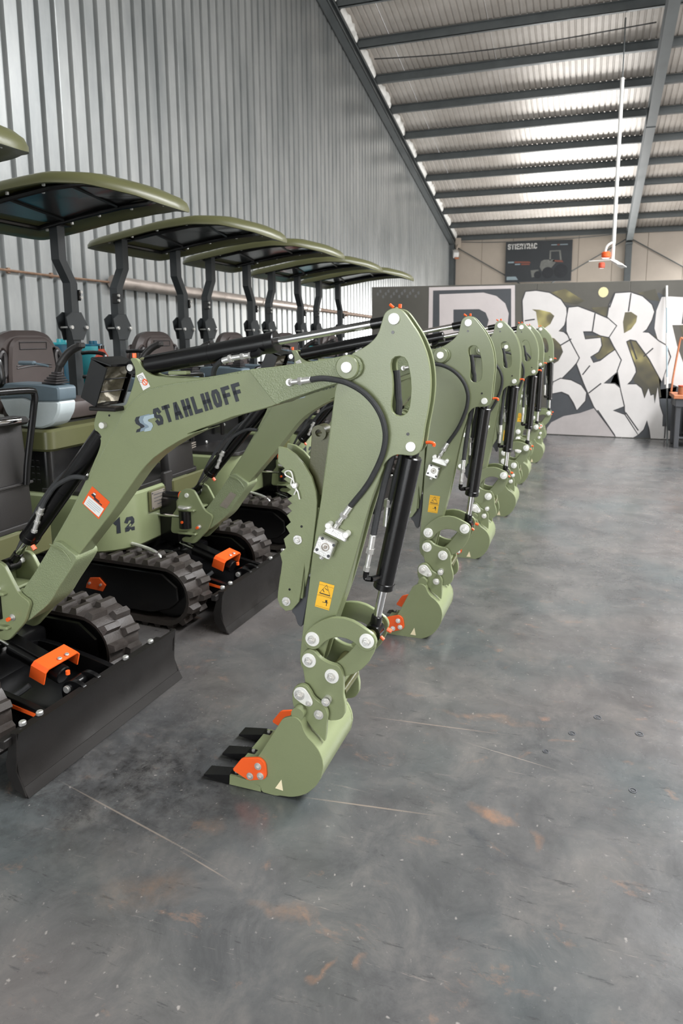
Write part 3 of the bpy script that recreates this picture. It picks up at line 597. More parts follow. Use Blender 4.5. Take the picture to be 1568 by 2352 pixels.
# ceiling fan on its long down rod
fx, fy = .3575, 13.9
fp = (0.352, 13.9, 2.97)
f = thing('ceiling_fan', 'white ceiling fan with orange motor hanging on a long rod', 'fan', fp)
zt = zr(13.9) - fp[2]
q = MB(); q.cyl((0, 0, .30), (0, 0, 3.3), .035, 10); part('down_rod', q, 'white', f)
q = MB(); q.cyl((0, 0, 3.3), (0, 0, zt), .012, 8); part('hanger_cable', q, 'steel', f)
q = MB(); q.tube([(0, 0, .32), (-.05, -.02, .30), (-.12, -.03, .24), (-.15, -.03, .12)], .022, 8); q.cyl((0, 0, .32), (0, 0, -.02), .03, 10); part('hook_bracket', q, 'white', f)
q = MB(); q.cyl((-.13, -.03, .14), (-.13, -.03, .02), .085, 18, ch=.02); part('motor', q, 'orange', f)
q = MB(); q.cyl((-.2, -.03, -.06), (-.2, -.03, -.17), .06, 16, ch=.015); part('motor_cap', q, 'red', f)
for a in (172, 292, 52):
    q = MB(); ca, sa = math.cos(R(a)), math.sin(R(a)); L_ = .42
    d = Vector((ca, sa, -.02 if a == 172 else -.32)).normalized(); s_ = Vector((-sa, ca, 0)) * .055
    p0 = Vector((-.02, -.02, -.01)); p1 = p0 + d * L_
    vs = []
    for p, ww in ((p0, .5), (p0 + d * .08, 1), (p1, 1.1)):
        vs += [p - s_ * ww + Vector((0, 0, .012)), p + s_ * ww, p + s_ * ww - Vector((0, 0, .012)), p - s_ * ww]
    fs = [(0, 1, 2, 3), (11, 10, 9, 8)]
    for kk in range(2):
        for i in range(4): fs.append((kk * 4 + i, (kk + 1) * 4 + i, (kk + 1) * 4 + (i + 1) % 4, kk * 4 + (i + 1) % 4))
    q.add(vs, fs); part('fan_blade', q, 'white', f)

# security camera in the far corner
sc = thing('security_camera', 'pale security camera on a bracket in the far upper corner', 'camera', (-4.72, 24.2, 4.55))
q = MB(); q.box((0, .1, .28), (.2, .1, .34), .01); q.tube([(0, .06, .2), (0, -.02, .12), (-.03, -.06, .02)], .03, 8); part('wall_bracket', q, 'creamwall', sc)
q = MB(); q.box((-.06, -.1, -.12), (.2, .34, .22), .02, rot=(.5, 0, .4)); part('camera_housing', q, 'white', sc)
q = MB(); q.box((.0, -.16, -.27), (.16, .12, .06), .01, rot=(.5, 0, .4)); part('camera_hood', q, 'wood', sc)

# dealer banner on the back wall
po = thing('banner', 'dark tractor advertising banner mounted high on the cream back wall', 'banner', (-1.86, YB - .18, 4.08))
q = MB(); q.box((0, 0, 0), (2.28, .03, 1.40), .004); part('banner_board', q, mat('banner_slate', srgb(56, 60, 64), .5, noise=(1.2, .12)), po)
yf = -.019
q = MB(); letters(q, 'STIERTRAC', (-1.07, yf, .44), (1, 0, 0), (0, 0, 1), .107, .19, .014, .036); part('lettering', q, 'white', po, smooth=None)
q = MB()
for x0, x1 in ((.43, .62), (.72, .98)): q.poly([(x0, yf, .53), (x1, yf, .53), (x1, yf, .56), (x0, yf, .56)])
q.poly([(-1.05, yf, -.03), (-.84, yf, -.03), (-.84, yf, .02), (-1.05, yf, .02)]); q.poly([(-.80, yf, -.10), (-.62, yf, -.10), (-.62, yf, -.06), (-.80, yf, -.06)])
q.poly([(-1.08, yf, -.62), (-.68, yf, -.62), (-.76, yf, -.5), (-1.08, yf, -.5)]); part('slogan_white', q, 'bluegrey', po, smooth=None)
q = MB(); q.poly([(-.82, yf, -.03), (-.25, yf, -.05), (-.3, yf, .01), (-.82, yf, .025)]); q.poly([(-.58, yf, -.11), (-.28, yf, -.11), (-.3, yf, -.065), (-.58, yf, -.06)]); q.poly([(.63, yf, .525), (.71, yf, .525), (.71, yf, .565), (.63, yf, .565)])
q.poly([(.48, yf, -.02), (.86, yf, -.06), (.82, yf, .01), (.52, yf, .03)])
part('slogan_red', q, mat('banner_red', srgb(140, 84, 70), .5), po, smooth=None)
q = MB(); g1 = mat('banner_tractor_grey', srgb(122, 124, 120), .5, noise=(4, .2)); g2 = mat('banner_tractor_dark', srgb(44, 47, 52), .5, noise=(4, .15))
for P in ([(.38, .02), (.38, .36), (.75, .36), (.80, .02), (.74, .02), (.70, .32), (.43, .32), (.43, .02)], [(.10, .0), (.2, .05), (.52, .05), (.6, -.06), (.44, -.25), (.15, -.36), (.06, -.2)], [(-.25, -.3), (.02, -.28), (.05, -.5), (-.2, -.55)]):
    q.poly([(x, yf, z) for x, z in P])
part('tractor_print', q, g1, po, smooth=None)
q = MB()
for cx, cz, rr in ((.34, -.40, .2), (.78, -.35, .24), (.0, -.46, .13)):
    q.poly([(cx + rr * math.cos(i * .3927), yf - .001, cz + rr * math.sin(i * .3927)) for i in range(16)])
part('tractor_wheels_print', q, g2, po, smooth=None)

# ---------------------------------------------------------------- graffiti partition
YP = 10.23
pt = thing('partition', 'free standing grey partition painted with big white graffiti letters', 'partition', (0, YP, 0))
for k in range(5):
    q = MB(); q.box((-3.385 + k * 1.3 + .65, .035, 1.135), (1.296, .07, 2.27), .004); part('partition_panel', q, 'parts', pt, smooth=None)
def gpaint(name, polys, m, dy, holes=()):
    q = MB()
    for P in polys:
        P = [(x, max(z, .012)) for x, z in P]
        from mathutils.geometry import tessellate_polygon
        loops = [[Vector((x, z, 0)) for x, z in P]] + [[Vector((x, z, 0)) for x, z in Hh] for Hh in holes]
        allv = [v for l in loops for v in l]
        tri = tessellate_polygon(loops)
        q.add([(v.x, dy, v.y) for v in allv], tri)
    return part(name, q, m, pt, smooth=None)
gpaint('painted_shadow', [[(-.56, .012), (.45, .012), (.15, .5), (.45, .75), (.55, 1.2), (.2, 1.4), (-.05, 1.1), (-.6, 1.0)], [(.3, .75), (1.0, .70), (1.0, 1.3), (.5, 1.3)], [(.3, .012), (1.34, .012), (1.34, .8), (.4, .6)], [(-2.42, 1.0), (-1.1, 1.0), (-1.1, 2.24), (-2.42, 2.24)], [(.9, 1.4), (1.25, 1.2), (1.2, .6), (.9, .6)], [(-.35, 1.95), (.3, 1.75), (.9, 2.1), (1.2, 1.9), (.95, 1.5), (-.4, 1.5)]], 'gdk', -.0012)
gpaint('painted_glow', [[(-.62, 2.12), (-.38, 2.18), (-.1, 2.0), (-.2, 1.95), (-.42, 2.0)], [(0, 1.9), (.28, 1.92), (.3, 1.76), (.1, 1.8)], [(.62, 2.1), (.85, 2.15), (.92, 1.98), (.78, 2.0)], [(.5, 1.42), (.68, 1.42), (.95, 1.0), (1.02, .62), (.75, .55), (.62, .9)], [(.1, 1.5), (.33, 1.48), (.36, 1.2), (.12, 1.15), (.02, 1.28), (.18, 1.35)], [(1.2, 1.64), (1.45, 1.64), (1.45, 1.1), (1.33, 1.2)], [(-.76, 1.5), (-.4, 1.45), (-.36, 1.2), (-.55, 1.04), (-.7, 1.2)], [(.8, 1.5), (1.0, 1.48), (1.0, 1.3), (.9, 1.35)]], 'gold', -.0024)
gpaint('painted_glow_spot', [[(.155 + .07 * math.cos(i * .5236), 2.12 + .075 * math.sin(i * .5236)) for i in range(12)], [(-2.96 + .06 * math.cos(i * .5236), 1.85 + .1 * math.sin(i * .5236)) for i in range(12)]], mat('graffiti_glow', srgb(216, 206, 160), .6), -.0024)
def grow(P, d):
    ar = sum(P[i - 1][0] * P[i][1] - P[i][0] * P[i - 1][1] for i in range(len(P))); sg = 1 if ar > 0 else -1; out = []
    for i in range(len(P)):
        e1 = (Vector(P[i]) - Vector(P[i - 1])).normalized(); e2 = (Vector(P[(i + 1) % len(P)]) - Vector(P[i])).normalized()
        n1 = Vector((e1.y, -e1.x)) + Vector((e2.y, -e2.x)); n1 = n1.normalized() if n1.length > .2 else Vector((e1.y, -e1.x))
        out.append(tuple(Vector(P[i]) + n1 * d * sg))
    return out
for Gx, dy_ in ((G_B1, -.0027), (G_E, -.00345), (G_R, -.0040), (G_SWOOSH, -.0032), (G_LOW, -.0038)): gpaint('painted_outline', [grow(Gx, .017)], 'gline', dy_)
gpaint('painted_letter', [G_B1], 'gw', -.003, [G_B1H])
gpaint('painted_counter', [G_B1H, G_B2H], 'gold', -.0036)
gpaint('painted_letter', [G_SWOOSH], 'gw', -.0034)
gpaint('painted_letter', [G_E], 'gw', -.0036)
gpaint('painted_letter', [G_R], 'gw', -.0042, [G_RH])
gpaint('painted_counter', [G_RH], 'gold', -.0045)
gpaint('painted_letter', [[p for p in G_LOW]], 'gw', -.0042)
gpaint('painted_letter', [[(.94, 2.037), (1.05, 2.043), (1.22, 2.03), (1.7, 2.0), (1.7, 1.65), (1.10, 1.645), (1.18, 1.36), (1.27, 1.13), (1.42, .8), (1.30, .74), (1.13, .82), (1.05, .80), (1.02, 1.2), (.93, 1.42), (.87, 1.6), (.88, 1.85)]], 'gw', -.0036)
fr = []
for a, b in (((-2.4356, 2.246), (-1.1117, 2.2489)),): pass
gpaint('painted_frame', [[(-2.44, .33), (-1.05, .36), (-1.11, 2.249), (-2.4356, 2.246)]], 'gpink', -.003, [[(-2.37, .40), (-1.11, .43), (-1.165, 2.2), (-2.37, 2.195)]])
gpaint('painted_letter', [G_P], 'gpink', -.003, [G_PH])
gpaint('painted_counter', [G_PH], 'gdk', -.0033)
gpaint('painted_floor_band', [[(-.56, .10), (-.5, .19), (-.323, .292), (-.089, .347), (.118, .432), (.42, .012), (-.56, .012)]], 'ggrey', -.0034)
sl = []
for a, b in (((.53, 2.10), (.51, 1.84)), ((.055, 1.82), (.03, 1.56)), ((-.947, 1.72), (-.80, 1.74)), ((-.42, 1.35), (-.26, 1.45)), ((-.08, .92), (.02, 1.06)), ((.02, .65), (.19, .80)), ((.16, .40), (.42, .03)), ((.55, .38), (.74, .12)), ((1.10, .25), (1.10, .02)), ((.31, 2.10), (.25, 1.9)), ((.75, 1.2), (.87, 1.32)), ((1.25, 2.02), (1.23, 1.66)), ((.56, 1.42), (.66, 1.16))):
    d = (Vector(b) - Vector(a)).normalized(); nn = Vector((-d.y, d.x)) * .009
    sl.append([tuple(Vector(a) + nn), tuple(Vector(b) + nn), tuple(Vector(b) - nn), tuple(Vector(a) - nn)])
gpaint('painted_line', sl, 'gline', -.0052)
tg = []
for i in range(16):
    x = -3.3 + i * .045; z = 2.17 + .05 * math.sin(i * 2.1)
    tg.append([(x, z), (x + .03, z + .02), (x + .04, z - .03), (x + .01, z - .04)])
gpaint('painted_signature', tg, mat('graffiti_faint_grey', srgb(104, 104, 104), .6), -.002)

# things standing by the partition on the right
rp = thing('range_pole', 'thin white and grey banded pole leaning on the graffiti partition', 'pole', (1.1, 9.86, 0), rz=0)
top = Vector((-.11, .33, 2.19))
segs = [(0, .35, 'steel'), (.35, .42, 'white'), (.42, .62, 'bluegrey'), (.62, .70, 'white'), (.70, .86, 'bluegrey'), (.86, 1.0, 'white')]
for a, b, m in segs: part('pole_section', MB().cyl(top * a, top * b, .011 if m != 'white' else .015, 10), m, rp)
hk = thing('copper_pipe', 'brown bent metal pipe standing by the graffiti partition', 'pipe', (1.17, 9.9, .73))
q = MB(); q.tube([(-.06, 0, 0), (-.045, .03, .2), (-.01, .06, .5), (.02, .08, .72), (.05, .08, .72), (.13, .08, .62)], .013, 8); part('bent_pipe', q, 'wood', hk)
wb = thing('workbench', 'dark steel workbench with orange brown top at right edge', 'workbench', (1.75, 9.75, 0))
q = MB(); q.box((0, 0, .69), (1.3, .55, .05), .004); part('bench_top', q, 'wood', wb)
q = MB(); q.box((0, 0, .61), (1.25, .5, .11), .006); part('bench_apron', q, 'darkgrey', wb)
for sx in (-1, 1):
    for sy in (-1, 1): part('leg', MB().box((.58 * sx, .2 * sy, .29), (.06, .06, .58), .004), 'darkgrey', wb)
q = MB(); q.box((.04, .03, .34), (1.02, .4, .44), .01); part('cabinet', q, 'black', wb)
q = MB(); q.box((0, 0, .13), (1.1, .35, .02), .003); part('lower_shelf', q, 'darkgrey', wb)
cn = thing('copper_tin', 'round copper coloured tin on the left end of the workbench', 'tin', (1.22, 9.62, .715))
q = MB(); q.cyl((0, 0, 0), (0, 0, .11), .06, 20, ch=.006); part('tin_body', q, 'wood', cn); q = MB(); q.cyl((0, 0, .11), (0, 0, .122), .063, 20); part('lid', q, 'red', cn)
bx = thing('parts_case', 'pale flat parts case lying on the workbench', 'case', (1.5, 9.82, .715))
q = MB(); q.box((0, 0, .06), (.42, .24, .12), .01); part('case_body', q, 'creamwall', bx); q = MB(); q.box((0, 0, .135), (.42, .24, .03), .008); part('lid', q, 'white', bx); q = MB(); q.box((0, -.125, .1), (.1, .015, .02), .003); part('latch', q, 'black', bx)

# ================================================================ the excavators
ORG = Vector((-2.4, 1.87, 0)); YC = 1.88
ARMSET, UCSET = [], []
STK = [(-1.9085, .5703), (-1.8359, .6544), (-1.8004, .64), (-1.8655, .5565)]
def P3(p, y): return (p[0], y, p[1])
def bolt(parent, p, y, r=.012, wash=0.0, name='bolt', m='zinc'):
    """hexagon head with washer on a face looking to -Y"""
    q = MB(); wr = wash or r * 1.5
    q.cyl(P3(p, y), P3(p, y - .004), wr, 20, ch=.001); q.cyl(P3(p, y - .004), P3(p, y - .004 - r * .8), r, 6, ch=.0015); q.cyl(P3(p, y - .004 - r * .8), P3(p, y - .004 - r * 1.1), r * .55, 12)
    return part(name, q, m, parent)
def pinface(parent, p, y0, y1, r, name='pivot_pin', m='pinw'):
    q = MB(); q.cyl(P3(p, y0), P3(p, y1), r, 24, ch=.0015); return part(name, q, m, parent)
def flatpoly(pts, y): return [(x, y, z) for x, z in pts]
def xb(c, d, b=.004, rot=None): return MB().box(c, d, b, rot)
def xf(x): return x                                   # world X of the first machine
def lerp(a, b, t): return tuple(a[i] + (b[i] - a[i]) * t for i in range(len(a)))

def make_excavator():
    t = thing('mini_excavator', '', 'excavator', tuple(ORG))
    A = lambda o: (ARMSET.append(o), o)[1]
    U = lambda o: (UCSET.append(o), o)[1]
    # ------------------------------------------------ boom
    q = MB(); q.extr(soft(BMAIN, .004, 1), YC - .037, YC + .037, b=.002)
    boom = part('boom', q, 'olive', t)
    part('boom_lug_plate', MB().extr(soft(BLUG, .012), YC + .016, YC + .030, b=.0015), 'olive', t)
    lug = part('boom_lug_plate', MB().extr(soft(BLUG, .012), YC - .030, YC - .016, b=.0015), 'olive', t)
    NX = [p for p in BNOSE if p[0] < -.78] + [(-.78, 1.345), (-.78, 1.425)]
    nose_fill = [(-1.0076, 1.3948), (-.9886, 1.3974), (-.9222, 1.4043), (-.8189, 1.4184), (-.77, 1.425), (-.77, 1.345), (-.82, 1.332), (-.8863, 1.2989), BNOSE[-2], BNOSE[-1]]
    q = MB(); q.extr(nose_fill, YC - .045, YC + .045, b=.002)
    for s_ in (-1, 1): q.extr(soft(BNOSE, .006), YC + s_ * .048, YC + s_ * .061, b=.002)
    nose = part('boom_nose_casting', q, 'olive_cast', t)
    for s_ in (-1, 1): part('boss', MB().cyl(P3(PINS_ARM[2], YC + s_ * .060), P3(PINS_ARM[2], YC + s_ * .070), .036, 32, ch=.003), 'olive', nose)
    pinface(nose, PINS_ARM[2], YC - .078, YC + .078, .0165)
    q = MB(); q.extr(soft(BFOOT, .01), YC - .056, YC + .056, b=.002)
    foot = part('boom_foot_casting', q, 'olive_cast', t)
    global FOOT; FOOT = foot.name
    q = MB()                                                # weld beads at the two seams
    for i in range(3): q.tube([(-1.8455 + i * .006, YC - .0575, .744 - i * .005), (-1.789 + i * .006, YC - .0575, .728 - i * .006), (-1.765 + i * .006, YC - .0575, .695 - i * .004)], .0022, 5)
    part('weld_bead', q, 'olive_cast', foot)
    q = MB(); a0 = TEXT[0]; u2 = (Vector(TEXT[1]) - Vector(TEXT[0])); wtot = u2.length; u2.normalize(); u3 = Vector((u2.x, 0, u2.y)); v3 = Vector((-u2.y * 1.05 + .16 * 0, 0, u2.x))
    cw = (wtot - 8 * .0085) / 9 * .985
    letters(q, 'STAHLHOFF', (a0[0], YC - .0382, a0[1]), u3, v3, cw, .058, .0085, .0128)
    part('lettering', q, 'ink', boom, smooth=None)
    for dx, m, y in ((-.034, 'ink', -.0378), (-.017, 'bluegrey2', -.0381), (0, 'bluegrey', -.0384)):
        q = MB(); q.poly(flatpoly([(x + dx, z - (.004 if dx < -.02 else 0)) for x, z in LOGO1], YC + y)); part('emblem', q, m, boom, smooth=None)
    q = MB(); q.tube([(x, YC - .0345, z) for x, z in BMAIN[:19]], .0032, 6, sm=False); part('weld_bead', q, 'olive_cast', boom)
    lab = part('caution_label', MB().poly(flatpoly(OLAB, YC - .0378)), 'orange', boom, 'orange and white caution label', smooth=None)
    q = MB(); q.poly(flatpoly(OWHT, YC - .0382)); part('warning_label', q, 'white', boom, smooth=None)
    q = MB(); q.poly(flatpoly(OCONE, YC - .0384)); o_ = Vector(OWHT[0]); e1 = (Vector(OWHT[1]) - o_); e2 = (Vector(OWHT[3]) - o_)
    def lb(u0, v0, u1, v1, hh): 
        c = [o_ + e1 * u0 + e2 * v0, o_ + e1 * u1 + e2 * v1]; d = e2.normalized() * hh
        return flatpoly([tuple(c[0]), tuple(c[1]), tuple(c[1] + d), tuple(c[0] + d)], YC - .0385)
    q.poly(lb(.30, -.20, .82, -.20, .004)); q.poly(lb(.30, -.32, .62, -.32, .004))
    part('label_print', q, 'ink', boom, smooth=None)
    q = MB()
    for k in range(4): q.poly(lb(.1, .2 + k * .19, .9 - .2 * (k == 3), .2 + k * .19, .002))
    part('label_print', q, 'bluegrey', boom, smooth=None)
    o_ = Vector(OCONE[0]); q = MB(); q.poly(flatpoly([lerp(OCONE[0], OCONE[3], .1), lerp(OCONE[1], OCONE[2], .1), lerp(OCONE[1], OCONE[2], .45), lerp(OCONE[0], OCONE[3], .45)], YC - .0388)); part('label_print', q, 'white', boom, smooth=None)
    q = MB(); q.poly(flatpoly(HOOK, YC - .0308)); part('hook_label', q, 'white', lug, 'white label with red crossed hook sign', smooth=None)
    hc = lerp(HOOK[0], HOOK[2], .62)
    q = MB(); q.ring(P3(hc, YC - .0309), P3(hc, YC - .0314), .011, .008, 18); q.tube([(hc[0] - .008, YC - .0313, hc[1] + .008), (hc[0] + .008, YC - .0313, hc[1] - .008)], .0013, 5); q.tube([(hc[0] - .002, YC - .0313, hc[1] + .012), (hc[0] + .006, YC - .0313, hc[1] + .004)], .0013, 5); part('hook_print', q, 'orange', lug)
    hc2 = lerp(HOOK[0], HOOK[2], .32); q = MB(); q.ring(P3(hc2, YC - .0309), P3(hc2, YC - .0313), .012, .0108, 18); q.ring(P3(hc2, YC - .0309), P3(hc2, YC - .0313), .007, .006, 14); part('hook_print', q, 'ink', lug)
    pinface(lug, PINS_BOOM[0], YC - .046, YC + .046, .0115 * 1.0)
    q = MB(); q.cyl(P3(PINS_BOOM[1], YC - .029), P3(PINS_BOOM[1], YC - .0308), .004, 10); part('bolt_hole', q, 'black', lug)
    q = MB(); q.box((-1.285, YC - .02, 1.378), (.07, .03, .012), .003, rot=(0, -.03, 0)); part('hose_bracket', q, 'olive', lug)
    # ------------------------------------------------ arm
    body = [p for p in ARM if p[0] < -.9] 
    box = [ARM[-6], ARM[-7], ARM[-8], ARM[-9], ARM[-10]]
    q = MB()
    for ya in (-.045, .014): q.extr(soft(ARM, .008), YC + ya, YC + ya + .012, [SLOT], b=.0018)
    inner = [(-.723, 1.365), (-.735, 1.25), (-.765, 1.04)] + [p for p in ARM if p[1] < .93] + [(-.60, 1.05), (-.575, 1.14), (-.585, 1.24), (-.62, 1.33)]
    c0 = (sum(p[0] for p in inner) / len(inner), sum(p[1] for p in inner) / len(inner))
    inner = [(-.723, 1.365), (-.7405, 1.25), (-.772, 1.04), (-.7785, .99), (-.801, .87), (-.8138, .73), (-.8262, .642), (-.834, .585), (-.838, .52), (-.834, .503), (-.8165, .487), (-.79, .487), (-.77, .515), (-.75, .555), (-.73, .605), (-.7, .69), (-.665, .83), (-.63, .965), (-.6, 1.05), (-.58, 1.14), (-.60, 1.25), (-.63, 1.34)]
    q.extr(inner, YC - .034, YC + .016, b=.001)
    arm = A(part('arm', q, 'olive', t))
    for i in (0, 1): pinface(arm, PINS_ARM[i], YC - .052, YC + .032, (.0168, .0150)[i])
    for i in (3, 4): q = MB(); q.cyl(P3(PINS_ARM[i], YC - .044), P3(PINS_ARM[i], YC - .0465), .0048, 12); part('bolt_hole', q, 'black', arm)
    q = MB()                                                # grease fittings with orange caps
    g0 = PINS_ARM[0]; q.cyl((g0[0] - .012, YC - .01, g0[1] + .033), (g0[0] - .024, YC - .01, g0[1] + .043), .0045, 8); q.cyl((g0[0] + .004, YC, g0[1] + .032), (g0[0] + .005, YC, g0[1] + .044), .0055, 8, ch=.001)
    g1 = PINS_ARM[1]; q.tube([(g1[0] + .032, YC + .01, g1[1] + .004), (g1[0] + .044, YC + .012, g1[1] + .006), (g1[0] + .056, YC + .014, g1[1] + .002), (g1[0] + .055, YC + .014, g1[1] - .006)], .0048, 8)
    part('grease_cap', q, 'orange', arm)
    q = MB(); q.poly(flatpoly(WARN, YC - .0458)); part('warning_label', q, 'yellow', arm, 'yellow crush warning label', smooth=None)
    q = MB(); y_ = YC - .0462
    def stroke(a, b, w_): 
        d = (Vector(b) - Vector(a)).normalized(); n_ = Vector((-d.y, d.x)) * w_
        q.poly(flatpoly([tuple(Vector(a) + n_), tuple(Vector(b) + n_), tuple(Vector(b) - n_), tuple(Vector(a) - n_)], y_))
    stroke(WTRI[1], WTRI[2], .0016); stroke(WTRI[0], WTRI[1], .0006); stroke(WTRI[0], WTRI[2], .0006); stroke(WDIV[0], WDIV[1], .0004)
    stroke(WDIV[2], WDIV[3], .0009); stroke(WDIV[4], WDIV[5], .0012); stroke((WDIV[4][0] - .003, WDIV[4][1]), (WDIV[4][0] - .003, WDIV[4][1] - .009), .003)
    stroke(lerp(WTRI[0], WTRI[1], .55), (WTRI[1][0] + .016, WTRI[1][1] + .004), .0012); stroke((WTRI[0][0] - .006, WTRI[0][1] - .012), (WTRI[0][0] + .004, WTRI[0][1] - .018), .001)
    for k in range(3): stroke(lerp(WARN[3], WARN[0], .05 + .42 * k), lerp(WARN[2], WARN[1], .05 + .42 * k), .0003)
    part('warning_print', q, 'ink', arm, smooth=None)
    # links and quick hitch
    for s_ in (1, -1):
        lu = A(part('rocker_link', MB().extr(soft(LINKU, .004, 1), YC + s_ * .058, YC + s_ * .072, b=.002), 'olive', t))
        ya_ = .074 if s_ > 0 else -.057
        ll = A(part('bucket_link', MB().extr(soft(LINKL, .004, 1), YC + ya_, YC + ya_ + .010, b=.002), 'olive', t))
    q = MB(); q.box((-.745, YC, .365), (.075, .12, .05), .006)
    hitch = A(part('quick_hitch', q, 'olive', t))
    for s_ in (1, -1): part('hitch_plate', MB().extr(soft(ADAPT, .005, 1), YC + s_ * .060, YC + s_ * .076, b=.002), 'olive', hitch)
    part('hitch_bar', MB().cyl((-.70, YC - .06, .37), (-.70, YC + .06, .37), .012, 12), 'olive_dk', hitch)
    q = MB()
    for p in (PINS_LINK[0], PINS_LINK[1]): q.cyl(P3(p, YC - .057), P3(p, YC + .057), .017, 20)
    q.cyl(P3(PINS_LINK[2], YC - .06), P3(PINS_LINK[2], YC + .06), .024, 20); q.cyl(P3(PINS_LINK[3], YC - .06), P3(PINS_LINK[3], YC + .06), .02, 20)
    part('pin_bushing', q, 'olive_dk', hitch)
    for k, p in enumerate(PINS_LINK):
        yy = YC - (.072 if k < 2 else .076)
        q = MB(); q.cyl(P3(p, yy + .0005), P3(p, yy - .004), .0240, 28, ch=.001); part('washer', q, 'pinw', lu if k < 2 else hitch)
        bolt(lu if k < 2 else hitch, p, yy - .004, .0110, .0135)
    g1 = PINS_LINK[1]; q = MB(); q.cyl((g1[0] + .016, YC + .01, g1[1] - .018), (g1[0] + .030, YC + .01, g1[1] - .03), .006, 8); q.cyl((g1[0] + .035, YC + .03, g1[1] - .002), (g1[0] + .05, YC + .03, g1[1] - .008), .007, 8); part('grease_cap', q, 'orange', lu)
    # ------------------------------------------------ bucket
    y0, y1 = 1.75, 2.03
    back = [p for p in BSIDE]
    i0 = 5
    shell = back[i0:]                                       # from the lip, under the belly, up the back to the tube
    q = MB()
    for ya, yb in ((y0, y0 + .012), (y1 - .012, y1)): q.extr(soft(BSIDE, .006, 1), ya, yb, b=.0015)
    inn = []
    cx = sum(p[0] for p in BSIDE) / len(BSIDE); cz = sum(p[1] for p in BSIDE) / len(BSIDE)
    for x, z in shell: d = Vector((cx - x, cz - z)).normalized() * .010; inn.append((x + d.x, z + d.y))
    vs = []; n = len(shell); sh = [(x + (cx - x) * .012, z + (cz - z) * .012) for x, z in shell]
    for (x, z) in sh: vs += [(x, y0 + .006, z), (x, y1 - .006, z)]
    for (x, z) in inn: vs += [(x, y0 + .006, z), (x, y1 - .006, z)]
    fs = []
    for i in range(n - 1):
        fs.append((2 * i, 2 * i + 1, 2 * i + 3, 2 * i + 2)); k = 2 * n
        fs.append((k + 2 * i, k + 2 * i + 2, k + 2 * i + 3, k + 2 * i + 1))
    q.add(vs, fs)
    q.extr([(x, max(z, .001)) for x, z in LIP], y0 + .0, y1 - .0, b=.002)
    q.cyl((-.832, y0 + .006, .303), (-.832, y1 - .006, .303), .0215, 24)
    bk = A(part('bucket', q, 'olive', t))
    for s_ in (1, -1): part('bucket_ear', MB().extr(soft(BEAR, .004, 1), YC + s_ * .082, YC + s_ * .096, b=.002), 'olive', bk)
    q = MB(); q.extr(soft(OVAL, .004, 1), YC - .097, YC - .101, b=.001); part('keeper_plate', q, 'pinw', bk)
    for k, r in ((0, .0115), (1, .006), (2, .0095), (3, .011)): bolt(bk, PINS_BEAR[k], YC - (.101 if k < 2 else .096), r)
    for k in (0, 2): part('hitch_pin', MB().cyl(P3(PINS_BEAR[k], YC - .09), P3(PINS_BEAR[k], YC + .09), .014, 16), 'zinc', bk)
    tx = TOOTH
    for yc_ in (y0 + .022, (y0 + y1) / 2, y1 - .022):
        hw = .021; tip, bt, bb = tx
        q = MB(); vs = [(tip[0], yc_ - hw * 1.15, tip[1] + .002), (tip[0], yc_ + hw * 1.15, tip[1] + .002), (bt[0], yc_ - hw, bt[1]), (bt[0], yc_ + hw, bt[1]), (bb[0], yc_ - hw, bb[1] + .009), (bb[0], yc_ + hw, bb[1] + .009), (tip[0], yc_ - hw * 1.15, tip[1] - .004), (tip[0], yc_ + hw * 1.15, tip[1] - .004)]
        q.add(vs, [(0, 1, 3, 2), (2, 3, 5, 4), (6, 4, 5, 7), (0, 6, 7, 1), (0, 2, 4, 6), (1, 7, 5, 3)])
        q.box((bt[0] + .012, yc_, bt[1] - .006), (.036, .030, .014), .004)
        part('bucket_tooth', q, 'black', bk)
        q = MB(); q.box((bt[0] + .055, yc_, bt[1] - .012), (.11, .034, .022), .004); part('tooth_shank', q, 'olive', bk)
        q = MB(); q.cyl((bt[0] + .016, yc_, bt[1] - .002), (bt[0] + .016, yc_, bt[1] + .006), .006, 8); part('tooth_bolt', q, 'zinc', bk)
    for s_, ya in ((-1, y0), (1, y1)):
        q = MB(); q.extr(soft(CUT, .006, 1), ya, ya + s_ * .009, b=.0015); part('side_cutter', q, 'orange', bk, 'orange side cutter')
    for p in CUTB: bolt(bk, p, y0 - .009, .0075, .0125)
    part('triangle_label', MB().poly(flatpoly(TRI, y0 - .0008)), 'cream', bk, smooth=None)
    # ------------------------------------------------ thumb (serrated clamp folded against the arm)
    out_ = THUMB[:-1]
    teeth = []
    for i in range(len(THUMBTEETH) - 1):
        a, b = Vector(THUMBTEETH[i]), Vector(THUMBTEETH[i + 1]); m_ = 2 if i < 5 else 1
        for k in range(m_): teeth += [tuple(a + (b - a) * (k / m_)), tuple(a + (b - a) * ((k + .62) / m_) + Vector((-.016, -.002)))]
    q = MB(); q.box((-.835, YC, .80), (.012, .06, .3), .002, rot=(0, .14, 0))
    th = A(part('thumb', q, 'olive', t))
    for s_ in (1, -1): part('serrated_plate', MB().extr([p for p in out_] + teeth, YC + s_ * .026, YC + s_ * .038, b=.0015), 'olive', th)
    for k in (0, 2): bolt(th, TPINS[k], YC - .038, .0095, .0155)
    for k in (1, 3): q = MB(); q.cyl(P3(TPINS[k], YC - .037), P3(TPINS[k], YC - .0392), .004, 10); part('bolt_hole', q, 'black', th)
    q = MB(); q.cyl(P3(TPINS[4], YC - .038), P3(TPINS[4], YC - .052), .010, 16, ch=.002); part('clevis_pin', q, 'zinc', th)
    q = MB(); q.tube([P3(p, YC - .047) for p in RCLIP], .0024, 8); part('r_clip', q, 'pinw', th)
